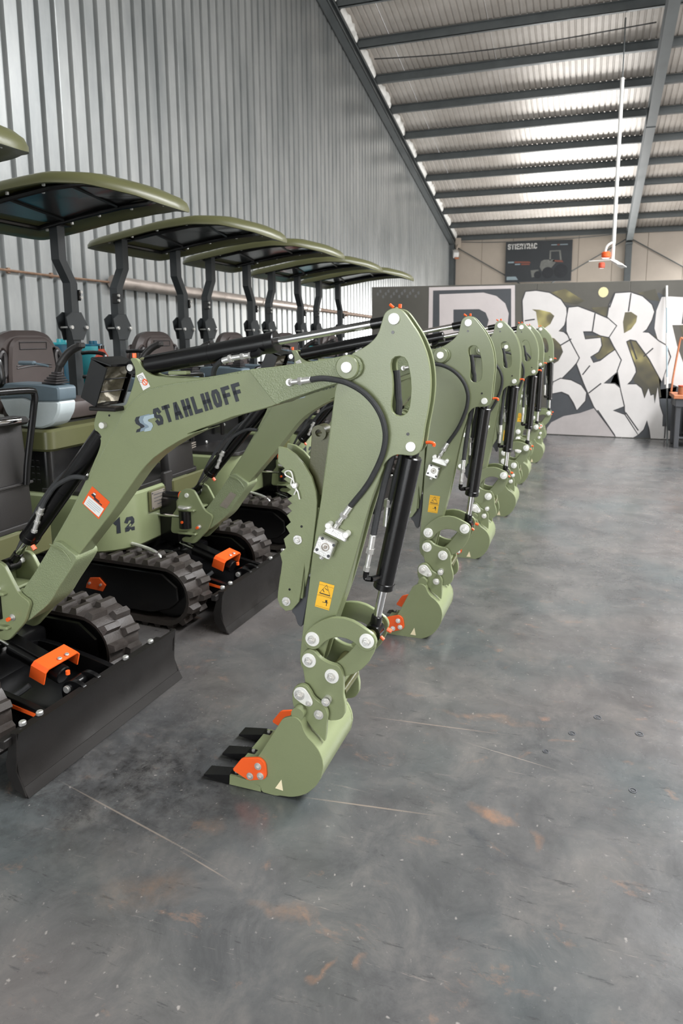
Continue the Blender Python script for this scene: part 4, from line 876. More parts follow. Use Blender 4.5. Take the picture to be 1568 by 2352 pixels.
    q = MB(); q.extr(TBAR, YC - .008, YC + .008, b=.002); q.ring(P3(TBARC[0], YC - .022), P3(TBARC[0], YC + .03), .0245, .0115, 24)
    tb = A(part('thumb_stay', q, 'olive_dk', t))
    q = MB(); q.extr(soft(TBLACK, .006, 1), YC - .012, YC + .012, b=.002); A(part('thumb_bracket', q, 'darkgrey', t))
    # ------------------------------------------------ hydraulic cylinders
    def cyl_pair(pre, a, b, t0, t1, rb_, rr, tset=None):
        a = Vector(P3(a, YC)); b = Vector(P3(b, YC)); d = b - a
        q = MB(); q.cyl(a + d * t0, a + d * t1, rb_, 28, ch=.004); q.cyl(a + d * (t1 - .035), a + d * t1 * 1.004, rb_ * 1.06, 28, ch=.003); q.cyl(a + d * .55 * t1, a + d * (.55 * t1 + .006), rb_ * 1.02, 28)
        q.cyl(a, a + d * t0 * 1.05, rb_ * .62, 14); q.cyl(a - Vector((0, .025, 0)), a + Vector((0, .025, 0)), rb_ * .72, 18)
        ba = part(pre + '_barrel', q, 'black', t)
        q = MB(); q.cyl(a + d * t1, a + d * .96, rr, 20)
        ro_ = part(pre + '_rod', q, 'chrome', t)
        q = MB(); q.cyl(a + d * .91, a + d * .965, rr * 1.35, 16, ch=.002); q.cyl(b - Vector((0, .026, 0)), b + Vector((0, .026, 0)), rr * 2.1, 20)
        part('rod_eye', q, 'black', ro_)
        return ba, ro_
    ba, r_ = cyl_pair('bucket_cylinder', PINS_ARM[1], PINS_LINK[1], .06, .755, .0315, .0135); A(ba); A(r_)
    sc_p = (-1.4700, 1.3925)
    sb, sr = cyl_pair('arm_cylinder', sc_p, PINS_ARM[0], .055, .572, .0325, .0125)
    q = MB(); q.cyl((-1.4700, YC - .034, 1.3925), (-1.47, YC + .034, 1.3925), .012, 16); part('pivot_pin', q, 'zinc', lug)
    q = MB(); q.cyl((-1.475, YC, 1.425), (-1.475, YC, 1.44), .007, 8); part('grease_cap', q, 'orange', lug)
    cyl_pair('boom_cylinder', PINS_BOOM[0], PINS_BOOM[2], .05, .80, .0345, .0135)
    q = MB(); q.cyl((-1.966, YC - .02, .715), (-1.954, YC - .02, .70), .008, 8); part('grease_cap', q, 'orange', lug)
    # ------------------------------------------------ hoses
    def hose(pts, y, r, name='hydraulic_hose', yfun=None):
        q = MB(); q.tube([P3(p, y if yfun is None else yfun(i / (len(pts) - 1))) for i, p in enumerate(pts)], r, 10); return part(name, q, 'hose', t)
    def fitting(pts, y, r, parent):
        q = MB()
        for i in range(len(pts) - 1):
            a, b = Vector(P3(pts[i], y)), Vector(P3(pts[i + 1], y)); rr = r * (1.25 if i == 0 else 1.0)
            q.cyl(a, b, rr, 12, ch=.001); q.cyl(a + (b - a) * .72, a + (b - a) * .98, rr * 1.28, 6)
        return part('hose_fitting', q, 'zinc', parent)
    h = A(hose(HOSEA, YC - .068, .0088, yfun=lambda f: YC - .072 + .018 * f)); fitting(HOSEAF[2::-1], YC - .07, .0082, h); fitting(HOSEAF[3:], YC - .055, .0082, h)
    q = MB(); q.cyl(P3(HOSEAF[0], YC - .047), P3(HOSEAF[0], YC - .072), .0125, 16, ch=.002); part('elbow_fitting', q, 'zinc', h)
    q = MB(); c_ = lerp(VBLOCK[0], VBLOCK[2], .5); ax_ = Vector(VBLOCK[1]) - Vector(VBLOCK[0]); an = math.atan2(-ax_.y, ax_.x)
    q.box((c_[0], YC - .062, c_[1]), (ax_.length, .032, (Vector(VBLOCK[3]) - Vector(VBLOCK[0])).length), .003, rot=(0, an, 0))
    vb = A(part('valve_block', q, 'zinc', t))
    q = MB(); m_ = lerp(VB[4], VB[5], .5); q.box((m_[0] - .006, YC - .055, m_[1] - .012), (.075, .02, .028), .003, rot=(0, an, 0)); part('valve_port', q, 'zinc', vb)
    for k in range(4): q = MB(); q.cyl(P3(VB[k], YC - .078), P3(VB[k], YC - .0805), .0048, 10); part('cap_screw', q, 'darkgrey', vb)
    q = MB(); q.ring(P3(VB[7], YC - .078), P3(VB[7], YC - .081), .013, .0105, 20); q.cyl(P3(VB[7], YC - .078), P3(VB[7], YC - .083), .006, 6); part('relief_valve', q, 'tag', vb)
    for k in (4, 5): q = MB(); q.cyl(P3(VB[k], YC - .045), P3(VB[k], YC - .076), .0098, 18, ch=.002); part('plug', q, 'pinw', vb)
    q = MB(); q.cyl(P3(VB[6], YC - .062), (VB[6][0] + .018, YC - .062, VB[6][1] + .022), .009, 12); part('nipple', q, 'zinc', vb)
    h = A(hose(HOSEB, YC - .03, .0105, yfun=lambda f: YC - .012 - .05 * max(0, f - .35))); fitting(HOSEBF[:3], YC - .048, .0085, h)
    q = MB(); q.tube([P3(p, YC - .046) for p in HOSEBF[2:]] , .0095, 8); q.cyl(P3(HOSEBF[4], YC - .046), (HOSEBF[4][0] + .02, YC - .02, HOSEBF[4][1]), .009, 10); part('elbow_fitting', q, 'black', h)
    h2 = A(hose([(p[0] + .022, p[1] + .012) for p in HOSEB[4:]], YC, .0085, yfun=lambda f: YC + .012))
    fitting([(HOSEB[-1][0] + .022, HOSEB[-1][1] + .012), (HOSEB[-1][0] + .03, HOSEB[-1][1] + .10)], YC + .012, .008, h2)
    h = hose(HOSEC, YC - .046, .0088); fitting(HOSECF, YC - .05, .0088, h)
    h = hose(HOSED, YC - .03, .009, yfun=lambda f: YC + .0 - .03 * f); fitting(HOSEDF[:4], YC - .028, .0085, h)
    q = MB(); q.tube([P3(p, YC - .026) for p in HOSEDF[3:]], .011, 8); part('elbow_fitting', q, 'black', h)
    for k, yv in ((1, .012),):
        h = hose([(-2.12, .60), (-2.02, .80), (-1.93, .93), (-1.82, 1.02), (-1.70, 1.08), (-1.62, 1.12)], YC + yv, .0085, yfun=lambda f: YC + yv + (.055 if k else -.05) * math.sin(f * 3.0))
    # ------------------------------------------------ work light
    q = MB()
    n4, f4 = YC - .085, YC + .06
    Lq = LIGHTN
    o1 = [P3(p, n4) for p in Lq]; o2 = [P3(p, f4) for p in Lq]
    hood = [(Lq[1][0], n4, Lq[1][1]), (Lq[1][0], f4, Lq[1][1])]
    q.add(o1 + o2, [(0, 1, 2, 3), (0, 3, 7, 4), (4, 7, 6, 5), (3, 2, 6, 7)])
    q.extr([(Lq[0][0] - .002, Lq[0][1]), (Lq[0][0] + .003, Lq[0][1] + .006), (Lq[1][0] + .022, Lq[1][1] + .012), (Lq[1][0] + .02, Lq[1][1] + .004)], n4 - .002, f4 + .002, b=.001)
    ax_ = Vector(P3(Lq[1], 0)) - Vector(P3(Lq[2], 0))
    for (a, b) in ((n4, n4 + .006), (f4 - .006, f4)): q.add([P3(Lq[1], a), P3(Lq[2], a), P3(Lq[2], b), P3(Lq[1], b)], [(0, 1, 2, 3)])
    wl_ = part('work_light', q, 'black', t)
    ins = lambda p, k: (p[0] - k, p[1] + .004)
    q = MB(); a = Vector(P3(ins(Lq[1], .016), n4 + .012)); b = Vector(P3(ins(Lq[2], .016), n4 + .012)); c = Vector(P3(ins(Lq[2], .016), f4 - .012)); d = Vector(P3(ins(Lq[1], .016), f4 - .012))
    g_ = []
    for i in range(9):
        for j in range(7):
            u_, v_ = i / 8, j / 6; p = a * (1 - u_) * (1 - v_) + b * u_ * (1 - v_) + c * u_ * v_ + d * (1 - u_) * v_
            g_.append(p + Vector((-.018 * (1 - (2 * u_ - 1) ** 2) * (1 - (2 * v_ - 1) ** 2) * 2, 0, 0)))
    q.add(g_, [(i * 7 + j, i * 7 + j + 1, (i + 1) * 7 + j + 1, (i + 1) * 7 + j) for i in range(8) for j in range(6)])
    part('reflector', q, 'lens', wl_)
    q = MB()
    for u_ in (.33, .66): q.tube([tuple(a + (b - a) * u_ + Vector((.006, 0, 0))), tuple(d + (c - d) * u_ + Vector((.006, 0, 0)))], .0025, 6)
    part('light_guard', q, 'blackm', wl_)
    q = MB(); q.box((-1.56, YC - .045, 1.253), (.11, .06, .014), .003); part('light_bracket', q, 'blackm', wl_)
    # ------------------------------------------------ swing post
    q = MB(); q.box((-2.165, YC, .50), (.05, .13, .17), .01); sp = part('swing_post', q, 'olive', t)
    for s_ in (1, -1): part('swing_ear', MB().extr(soft(SEAR, .012, 2), YC + s_ * .058, YC + s_ * .074, b=.002), 'olive', sp)
    q = MB(); q.cyl((-2.10, YC, .385), (-2.10, YC, .53), .045, 20, ch=.004); q.box((-2.105, YC - .02, .535), (.11, .15, .014), .005); q.box((-2.105, YC - .02, .40), (.12, .15, .014), .005)
    part('swing_lug', q, 'olive', sp)
    pinface(sp, PINS_BOOM[2], YC - .082, YC + .082, .0125); bolt(sp, PINS_BOOM[3], YC - .074, .009, .0135, m='zinc')
    q = MB(); q.cyl(P3(PINS_BOOM[3], YC - .09), P3(PINS_BOOM[3], YC - .10), .008, 8); q.cyl((-2.12, YC - .10, .47), (-2.12, YC - .112, .47), .008, 8); part('grease_cap', q, 'orange', sp)
    q = MB(); q.cyl((-2.12, YC - .07, .542), (-2.12, YC - .07, .556), .042, 24, ch=.004); part('pin_cap', q, 'zinc', sp)
    q = MB(); q.box((-2.24, YC + .0, .46), (.13, .12, .26), .008); q.cyl((-2.12, YC - .07, .43), (-2.12, YC - .07, .53), .038, 20); q.cyl((-2.32, YC - .03, .60), (-2.16, YC - .03, .60), .022, 16); part('swing_bracket', q, 'black', t)
    q = MB(); q.cyl((-2.34, YC - .07, .49), (-2.14, YC - .07, .49), .009, 14); part('swing_cylinder_rod', q, 'chrome', t)
    q = MB(); q.cyl((-2.175, YC - .03, .60), (-2.165, YC - .03, .60), .026, 16); part('pin_collar', q, 'orange', t)
    # ------------------------------------------------ blade and undercarriage
    prof = [(-1.660, .004), (-1.679, .035), (-1.693, .08), (-1.698, .13), (-1.694, .18), (-1.680, .228)]
    bo = [(x - .013, z) for x, z in reversed(prof)]
    q = MB(); q.extr(prof + bo, 1.92 - .405, 1.92 + .405, b=.001)
    for ya in (1.92 - .409, 1.92 + .401): q.extr([(-1.665, .008), (-1.70, .09), (-1.685, .228), (-1.71, .225), (-1.745, .11), (-1.74, .06), (-1.71, .02)], ya, ya + .008, b=.001)
    q.box((-1.72, 1.87, .20), (.03, .78, .03), .003)
    bl = U(part('dozer_blade', q, 'blackm', t))
    q = MB(); q.extr([(-1.659, .003), (-1.6775, .036), (-1.686, .036), (-1.674, .003)], 1.92 - .405, 1.92 + .408, b=.001); part('cutting_edge', q, 'blackm', bl)
    for (x, y) in ((-1.725, 1.57), (-1.72, 1.635), (-1.715, 2.05), (-1.715, 2.20)): q = MB(); q.cyl((x, y, .215), (x, y, .231), .012, 12, ch=.003); part('bolt', q, 'zinc', bl)
    q = MB()
    for v in (-.17, .17): q.extr(soft([(-1.71, .05), (-1.71, .17), (-1.86, .20), (-2.1, .235), (-2.3, .23), (-2.3, .16), (-2.05, .14), (-1.86, .10)], .03), 1.87 + v - .012, 1.87 + v + .012, b=.002)
    q.box((-1.95, 1.87, .125), (.42, .36, .012), .003, rot=(0, .12, 0)); q.extr(soft([(-1.70, .07), (-1.70, .215), (-1.76, .235), (-1.80, .225), (-1.83, .18), (-1.80, .10)], .02), 1.87 - .045, 1.87 - .027, b=.002); q.extr(soft([(-1.70, .07), (-1.70, .215), (-1.76, .235), (-1.80, .225), (-1.83, .18), (-1.80, .10)], .02), 1.87 + .027, 1.87 + .045, b=.002)
    pf = U(part('push_frame', q, 'black', t))
    q = MB(); q.box((-1.88, 1.70 - .0135, .175), (.16, .002, .014), 0, rot=(0, .12, 0)); part('warning_strip', q, 'orange', pf)
    q = MB(); q.cyl((-1.79, 1.87 - .055, .195), (-1.79, 1.87 + .055, .195), .014, 20, ch=.002); part('pivot_pin', q, 'zinc', pf)
    q = MB(); q.cyl((-1.805, 1.845, .24), (-1.805, 1.845, .255), .008, 10); part('grease_cap', q, 'orange', pf)
    a, b = Vector((-2.24, 1.87, .33)), Vector((-1.79, 1.87, .195)); d = b - a
    q = MB(); q.cyl(a + d * .30, a + d * .86, .034, 22, ch=.004); q.box(a + d * .5 + Vector((0, 0, .036)), (.2, .05, .012), .003, rot=(0, .29, 0)); q.cyl(b - Vector((0, .03, 0)), b + Vector((0, .03, 0)), .026, 18); q.cyl(a - Vector((0, .03, 0)), a + Vector((0, .03, 0)), .028, 18)
    bc = U(part('blade_cylinder', q, 'black', t))
    q = MB(); q.cyl(a, a + d * .32, .014, 16); part('cylinder_rod', q, 'chrome', bc)
    # bent orange guard over the cylinder
    q = MB(); G0 = [(-.105, -.058), (-.105, .0), (-.090, .016), (.090, .016), (.105, .0), (.105, -.058)]
    g1 = [(-.099, -.058), (-.099, -.002), (-.086, .010), (.086, .010), (.099, -.002), (.099, -.058)]
    vs = []
    for s_ in (-.042, .042):
        for y, z in G0 + g1: vs.append((s_, y * .92, z))
    n = 6; fs = []
    for i in range(n - 1): fs += [(i, i + 1, 13 + i, 12 + i), (6 + i, 18 + i, 19 + i, 7 + i), (i, 6 + i, 7 + i, i + 1), (12 + i, 13 + i, 19 + i, 18 + i)]
    fs += [(0, 12, 18, 6), (5, 11, 23, 17)]
    rotm = Euler((0, .29, 0)).to_matrix(); ctr = Vector((-1.888, 1.872, .272))
    q.add([rotm @ (Vector(v) * .86) + ctr for v in vs], fs)
    gd = U(part('cylinder_guard', q, 'orange', t, 'bright orange bent guard over the blade cylinder'))
    for y in (-.005, .03): q = MB(); c_ = rotm @ Vector((.020, y, .0145)) + ctr; q.cyl(c_, c_ + rotm @ Vector((0, 0, .006)), .0085, 14, ch=.002); part('button_bolt', q, 'zinc', gd)
    q = MB(); q.tube([(-2.22, 1.66, .30), (-2.14, 1.655, .26), (-2.07, 1.66, .20), (-2.0, 1.69, .165), (-1.95, 1.74, .185), (-1.92, 1.775, .21)], .011, 8)
    for i in range(22): pass
    part('spring_hose', q, 'hose', bc)
    q = MB(); q.tube([(-2.5, 1.62, .38), (-2.35, 1.60, .385), (-2.2, 1.59, .37), (-2.12, 1.585, .34), (-2.06, 1.58, .26), (-2.04, 1.60, .2)], .010, 8); U(part('track_hose', q, 'zinc', t))
    q = MB(); q.box((-2.55, 1.87, .21), (.80, .42, .14), .02); q.cyl((-2.6, 1.87, .27), (-2.6, 1.87, .325), .22, 28); q.box((-2.26, 1.87, .25), (.16, .2, .1), .01)
    U(part('undercarriage_frame', q, 'black', t))
    # tracks
    x0, x1, rt, zc = -2.86, -2.005, .148, .178
    L1 = x1 - x0; per = 2 * L1 + 2 * math.pi * rt
    def tp(s_):
        s_ %= per
        if s_ < L1: return Vector((x0 + s_, 0, zc + rt)), Vector((0, 0, 1))
        s_ -= L1
        if s_ < math.pi * rt: a_ = math.pi / 2 - s_ / rt; return Vector((x1 + rt * math.cos(a_), 0, zc + rt * math.sin(a_))), Vector((math.cos(a_), 0, math.sin(a_)))
        s_ -= math.pi * rt
        if s_ < L1: return Vector((x1 - s_, 0, zc - rt)), Vector((0, 0, -1))
        s_ -= L1; a_ = -math.pi / 2 - s_ / rt; return Vector((x0 + rt * math.cos(a_), 0, zc + rt * math.sin(a_))), Vector((math.cos(a_), 0, math.sin(a_)))
    NL = 34; lugmesh = None
    for sd in (-1, 1):
        yi, yo = (1.87 + sd * .235, 1.87 + sd * .415); ya, yb = min(yi, yo), max(yi, yo)
        q = MB(); N = 72; rings = []
        for i in range(N):
            p, nn = tp(per * i / N); o_ = p + nn * .008; i_ = p - nn * .014
            rings.append([(o_.x, ya, o_.z), (o_.x, yb, o_.z), (i_.x, yb - .01, i_.z), (i_.x, ya + .01, i_.z)])
        rings.append(rings[0]); q.loft(rings, cap=False)
        tk = U(part('rubber_track', q, 'rubber', t, smooth=40))
        tk['lugs'] = 1
        if lugmesh is None:
            lm = MB(); lm.add([(-.021, -.042, 0), (.021, -.042, 0), (.030, .042, 0), (-.012, .042, 0), (-.014, -.039, .026), (.011, -.039, .026), (.020, .035, .026), (-.005, .035, .026)],
                   [(3, 2, 1, 0), (4, 5, 6, 7), (0, 1, 5, 4), (1, 2, 6, 5), (2, 3, 7, 6), (3, 0, 4, 7)])
            lugmesh = mesh_of('track_lug', lm, 'rubber', smooth=None, org=Vector((0, 0, 0)))
        for i in range(NL):
            for row in (-1, 1):
                p, nn = tp(per * (i + (.25 if row > 0 else -.25)) / NL)
                o = bpy.data.objects.new('track_lug', lugmesh); C.objects.link(o); o.parent = tk
                o.location = p + nn * .006 + Vector((0, (ya + yb) / 2 + row * .046, 0)) - ORG
                tan = Vector((nn.z, 0, -nn.x)); m3 = Matrix((tan, Vector((0, 1, 0)) * (1 if row > 0 else -1), nn)).transposed()
                if row < 0: m3 = Matrix((-tan, Vector((0, -1, 0)), nn)).transposed()
                o.rotation_euler = m3.to_euler()
        q = MB()
        st = lambda r_: [(x1 + r_ * math.cos(a_), zc + r_ * math.sin(a_)) for a_ in [math.pi / 2 - math.pi * k / 12 for k in range(13)]] + [(x0 + r_ * math.cos(a_), zc + r_ * math.sin(a_)) for a_ in [-math.pi / 2 - math.pi * k / 12 for k in range(13)]]
        q.extr([(x0 - .05, zc + .085), (x0, zc + .118), (x1 - .02, zc + .112), (x1 + .07, zc + .05), (x1 + .075, zc - .02), (x1 + .02, zc - .075), (x1 - .1, zc - .11), (x0 - .03, zc - .11), (x0 - .08, zc)], ya + .02, yb - .02, b=.006)
        q.cyl((x1, ya + .05, zc), (x1, yb - .05, zc), .128, 28); q.cyl((x0, ya + .05, zc), (x0, yb - .05, zc), .128, 28)
        tf = U(part('track_frame', q, 'black', t))
        if sd < 0:
            q = MB(); q.extr([(-2.515, .174), (-2.489, .211), (-2.427, .219), (-2.386, .181), (-2.411, .144), (-2.523, .149)], ya + .012, ya + .021, b=.002); op_ = part('marker_plate', q, 'orange', tf, 'orange plate on the track frame')
            for x in (-2.49, -2.415): part('bolt', MB().cyl((x, ya + .013, .182), (x, ya + .004, .182), .007, 10), 'zinc', tf)
    # ------------------------------------------------ upper structure
    def rrect(xa, xb_, v, rf, rr_, n=8):
        """plan outline with big front corners"""
        pts = []
        for (cx_, cy_, r0, a0) in ((xb_ - rf, 1.87 + v - rf, rf, 0), (xa + rr_, 1.87 + v - rr_, rr_, 90), (xa + rr_, 1.87 - v + rr_, rr_, 180), (xb_ - rf, 1.87 - v + rf, rf, 270)):
            for k in range(n + 1): a_ = R(a0 + 90 * k / n); pts.append((cx_ + r0 * math.cos(a_), cy_ + r0 * math.sin(a_)))
        return pts
    near = [p for p in rrect(-3.55, -2.30, .43, .24, .2)]
    q = MB(); q.extr(near, .355, .66, b=.012, ax='xy')
    sk = part('body_skirt', q, 'olive', t)
    q = MB(); q.extr(rrect(-3.55, -2.34, .415, .22, .2), .325, .356, b=.004, ax='xy'); part('body_base', q, 'blackm', t)
    q = MB(); q.extr(rrect(-2.80, -2.315, .40, .06, .03), .66, .685, b=.004, ax='xy'); part('floor_plate', q, 'plastic', t)
    # number on the rounded near front corner
    def skirt_pt(s_, z):
        a_ = R(270 + s_ * 90); return Vector((-2.54 + .2408 * math.cos(a_), 1.87 - .19 + .2408 * math.sin(a_), z))
    q = MB(); f2 = MB(); letters(f2, '12', (0, 0, 0), (1, 0, 0), (0, 0, 1), .055, .080, .010, .021)
    q.v = [tuple(skirt_pt(.50 + v[0] / .378, .455 + v[2])) for v in f2.v]; q.f = f2.f
    part('model_number', q, 'ink', sk, smooth=None)
    q = MB(); q.box((-2.293, 1.87 - .035 - .04, .585), (.012, .15, .12), .004); part('plate_bracket', q, 'olive_dk', sk)
    q = MB(); q.box((-2.285, 1.87 - .035 - .04, .587), (.003, .12, .10), .001); tg_ = part('type_plate', q, 'tag', sk)
    q = MB()
    for k in range(4): q.box((-2.2832, 1.87 - .075 + (.012 if k == 3 else 0), .617 - k * .019), (.0006, .08 - .03 * (k == 3), .0035))
    for sy in (-.052, .052):
        for sz in (-.042, .042): q.cyl((-2.2835, 1.795 + sy, .587 + sz), (-2.281, 1.795 + sy, .587 + sz), .004, 8)
    part('plate_print', q, 'darkgrey', sk)
    # seat platform with engine compartment
    q = MB(); q.extr(rrect(-3.58, -2.70, .41, .05, .14), .885, 1.005, b=.014, ax='xy'); pfm = part('seat_platform', q, 'olive_dk', t)
    q = MB(); q.extr(rrect(-3.56, -2.73, .395, .04, .13), .66, .886, b=.004, ax='xy'); eb = part('engine_compartment', q, 'black', t)
    q = MB()
    for i in range(5):
        for j in range(4): q.box((-2.80 - i * .035, 1.87 - .396, .72 + j * .035), (.022, .004, .022), .003)
    part('vent_grille', q, 'black', eb)
    q = MB()
    for k in range(3): q.box((-2.72, 1.87 - .33 + .0, .69 + k * .016), (.02, .09, .006), .002, rot=(.1, 0, 0))
    part('step_rib', q, 'tag', eb)
    q = MB(); q.box((-2.69, 1.87 + .04, .94), (.022, .05, .035), .004); q.box((-2.688, 1.87 + .045, .82), (.018, .035, .17), .005); part('hood_latch', q, 'blackm', eb)
    for y, z in ((.14, .85), (.14, .80), (-.12, .70)): q = MB(); q.cyl((-2.732, 1.87 + y, z), (-2.724, 1.87 + y, z), .012, 14, ch=.002); part('bolt', q, 'zinc', eb)
    # front cowl
    q = MB(); q.box((-2.37, 1.87 + .225, .90), (.07, .26, .46), .02, rot=(0, -.06, 0)); q.box((-2.35, 1.87 + .225, 1.135), (.10, .25, .035), .012); q.box((-2.34, 1.87 + .225, .86), (.05, .262, .012), .003)
    cw_ = part('front_cowl', q, 'plastic', t)
    q = MB(); q.cyl((-2.31, 1.87 + .11, 1.145), (-2.31, 1.87 + .30, 1.14), .014, 12); part('pedal_bar', q, 'chrome', cw_)
    for y in (.13, .20): q = MB(); q.cyl((-2.335, 1.87 + y, .715), (-2.325, 1.87 + y, .715), .015, 14, ch=.003); part('bolt', q, 'pinw', cw_)
    q = MB(); q.box((-2.296, 1.87 + .24, .60), (.02, .34, .13), .008); part('front_bumper', q, 'olive_dk', t)
    q = MB(); q.box((-2.31, 1.87 + .045, .66), (.03, .08, .12), .006); part('cable_cover', q, 'plastic', t)
    # grab handle
    q = MB(); yy = (1.87 - .30, 1.87 + .305)
    q.tube([(-2.305, yy[1], .86), (-2.285, yy[1], .97), (-2.235, yy[1], 1.18), (-2.21, yy[1] - .012, 1.255), (-2.20, yy[1] - .06, 1.275), (-2.20, 1.87, 1.278), (-2.20, yy[0] + .06, 1.275), (-2.21, yy[0] + .012, 1.255), (-2.235, yy[0], 1.18), (-2.285, yy[0], .97), (-2.305, yy[0], .86)], .0145, 12)
    part('grab_handle', q, 'black', t)
    # seat
    q = MB(); sb_ = soft([(-.24, 1.04), (.24, 1.04), (.265, 1.20), (.265, 1.34), (.225, 1.46), (.14, 1.53), (-.14, 1.53), (-.225, 1.46), (-.265, 1.34), (-.265, 1.20)], .05)
    holes = []
    for s_ in (-1, 1): holes.append(soft([(s_ * .228, 1.25), (s_ * .235, 1.36), (s_ * .205, 1.41), (s_ * .188, 1.39), (s_ * .195, 1.27)], .01))
    sh_ = lambda pts: [(1.87 + y, z) for y, z in pts]
    q.extr(sh_(sb_), -3.30, -3.20, [sh_(h_) for h_ in holes], b=.03, ax='yz')
    seat = part('seat_back', q, 'seat', t)
    q = MB(); q.extr(sh_(soft([(-.175, 1.06), (.175, 1.06), (.18, 1.30), (.15, 1.49), (-.15, 1.49), (-.18, 1.30)], .04)), -3.215, -3.172, b=.014, ax='yz'); part('back_cushion', q, 'seat', seat)
    q = MB()
    for z in (1.17, 1.185, 1.32, 1.335): q.tube([(-3.171, 1.87 - .13, z - .012), (-3.1705, 1.87, z), (-3.171, 1.87 + .13, z - .012)], .0035, 6)
    q.tube([(-3.1705, 1.87 - .10, 1.42), (-3.1705, 1.87 + .10, 1.42), (-3.1705, 1.87 + .10, 1.46), (-3.1705, 1.87 - .10, 1.46)], .0035, 6, sm=False, closed=True)
    part('stitching', q, 'seatdk', seat)
    for h_ in holes:
        q = MB(); q.tube([(-3.195, 1.87 + y, z) for y, z in h_], .016, 8, sm=False, closed=True); part('bolster_trim', q, 'seatdk', seat)
    q = MB(); q.box((-3.02, 1.87, 1.075), (.42, .44, .11), .035); part('seat_cushion', q, 'seat', t)
    q = MB(); q.box((-3.02, 1.87, 1.01), (.36, .36, .03), .008); part('seat_rail', q, 'black', t)
    # control consoles and levers
    for sd in (-1, 1):
        yc_ = 1.87 + sd * .335
        cp = [(-3.03, 1.155), (-2.99, 1.07), (-2.90, 1.015), (-2.76, 1.008), (-2.68, 1.035), (-2.635, 1.10), (-2.625, 1.16), (-2.80, 1.155), (-2.86, 1.175), (-3.03, 1.16)]
        q = MB(); q.extr(soft(cp, .012), yc_ - .062, yc_ + .062, b=.010)
        cs = part('control_console', q, 'conlight', t)
        up_ = [(-3.03, 1.16), (-2.86, 1.172), (-2.80, 1.152), (-2.625, 1.158), (-2.622, 1.235), (-2.72, 1.245), (-2.95, 1.25), (-3.02, 1.24)]
        q = MB(); q.extr(soft(up_, .01), yc_ - .065, yc_ + .065, b=.008); part('console_top', q, 'condark', cs)
        for k in range(5):
            q = MB(); q.box((-2.70 + k * .004, yc_, 1.252 + k * .013), (.096 - k * .013, .096 - k * .013, .010), .003); part('lever_boot', q, 'seatdk', cs)
        q = MB(); q.cyl((-2.682, yc_, 1.305), (-2.662, yc_ + .0, 1.352), .016, 12, r2=.018); q.tube([(-2.664, yc_, 1.345), (-2.63, yc_ + .012, 1.395), (-2.585, yc_ + .02, 1.43), (-2.545, yc_ + .022, 1.445)], .021, 12); q.box((-2.54, yc_ + .022, 1.448), (.035, .046, .03), .008); part('joystick', q, 'plastic', cs)
        q = MB(); q.tube([(-2.72, yc_ - .02, 1.34), (-2.79, yc_ - .03, 1.352)], .006, 6); q.box((-2.85, yc_ - .03, 1.355), (.11, .03, .022), .008); part('lock_lever', q, 'condark', cs)
    # canopy posts
    for sd in (-1, 1):
        q = MB(); f = lambda v, z: (-3.24, 1.87 + sd * v, z)
        pth = [(.325, 2.19), (.325, 1.975), (.405, 1.835), (.405, 1.02)]
        hw = .031
        vs = []
        for v, z in pth:
            for dx, dv in ((-hw, -hw), (hw, -hw), (hw, hw), (-hw, hw)): vs.append((-3.24 + dx, 1.87 + sd * v + dv, z))
        q.add(vs, [(k * 4 + i, k * 4 + (i + 1) % 4, (k + 1) * 4 + (i + 1) % 4, (k + 1) * 4 + i) for k in range(3) for i in range(4)] + [(0, 1, 2, 3), (15, 14, 13, 12)])
        po_ = part('canopy_post', q, 'grey_post', t, smooth=None)
        q = MB(); hx = [(-.045, .095), (.04, .095), (.098, .0), (.045, -.085), (-.05, -.085), (-.062, -.03), (-.085, -.005), (-.098, .06)]
        for xa in (-3.206, -3.282): part('hinge_plate', MB().extr([(1.87 + sd * .405 + y, 1.555 + z) for y, z in hx], xa, xa + .008, b=.002, ax='yz'), 'grey_post', po_)
        for y in (-.066, .066): q = MB(); q.cyl((-3.198, 1.87 + sd * .405 + y, 1.552), (-3.180, 1.87 + sd * .405 + y, 1.552), .013, 12, ch=.002); q.cyl((-3.29, 1.87 + sd * .405 + y, 1.552), (-3.2, 1.87 + sd * .405 + y, 1.552), .007, 8); part('bolt', q, 'zinc', po_)
        q = MB(); q.box((-3.22, 1.87 + sd * .44, 1.76), (.05, .016, .07), .003); part('strap_lug', q, 'black', po_)
        for z in (1.745, 1.78): q = MB(); q.cyl((-3.195, 1.87 + sd * .445, z), (-3.185, 1.87 + sd * .445, z), .010, 10); part('bolt', q, 'zinc', po_)
        q = MB(); q.box((-3.24, 1.87 + sd * .325, 2.186), (.13, .12, .012), .003); part('top_flange', q, 'black', po_)
        q = MB(); q.tube([(-3.18, 1.87 + sd * .405, 1.385), (-3.12, 1.87 + sd * .405, 1.39), (-3.03, 1.87 + sd * .405, 1.385), (-2.995, 1.87 + sd * .405, 1.36), (-2.985, 1.87 + sd * .405, 1.25), (-3.06, 1.87 + sd * .405, 1.23), (-3.18, 1.87 + sd * .405, 1.23)], .013, 8); part('arm_rail', q, 'black', t)
    # canopy: arched sheet with a rolled rim, boxy at the back and tapering to a rounded front
    half = [Vector(p) for p in ((-3.475, 0), (-3.475, .20), (-3.47, .37), (-3.43, .435), (-3.25, .455), (-2.95, .46), (-2.65, .455), (-2.48, .42), (-2.33, .34), (-2.21, .23), (-2.14, .12), (-2.12, 0))]
    hs = spline(half, 4); outl = hs + [Vector((p.x, -p.y)) for p in reversed(hs[1:-1])]
    ZK = ((0, 2.128), (.2, 2.168), (.46, 2.226), (.66, 2.252), (.80, 2.248), (.93, 2.21), (1, 2.175))
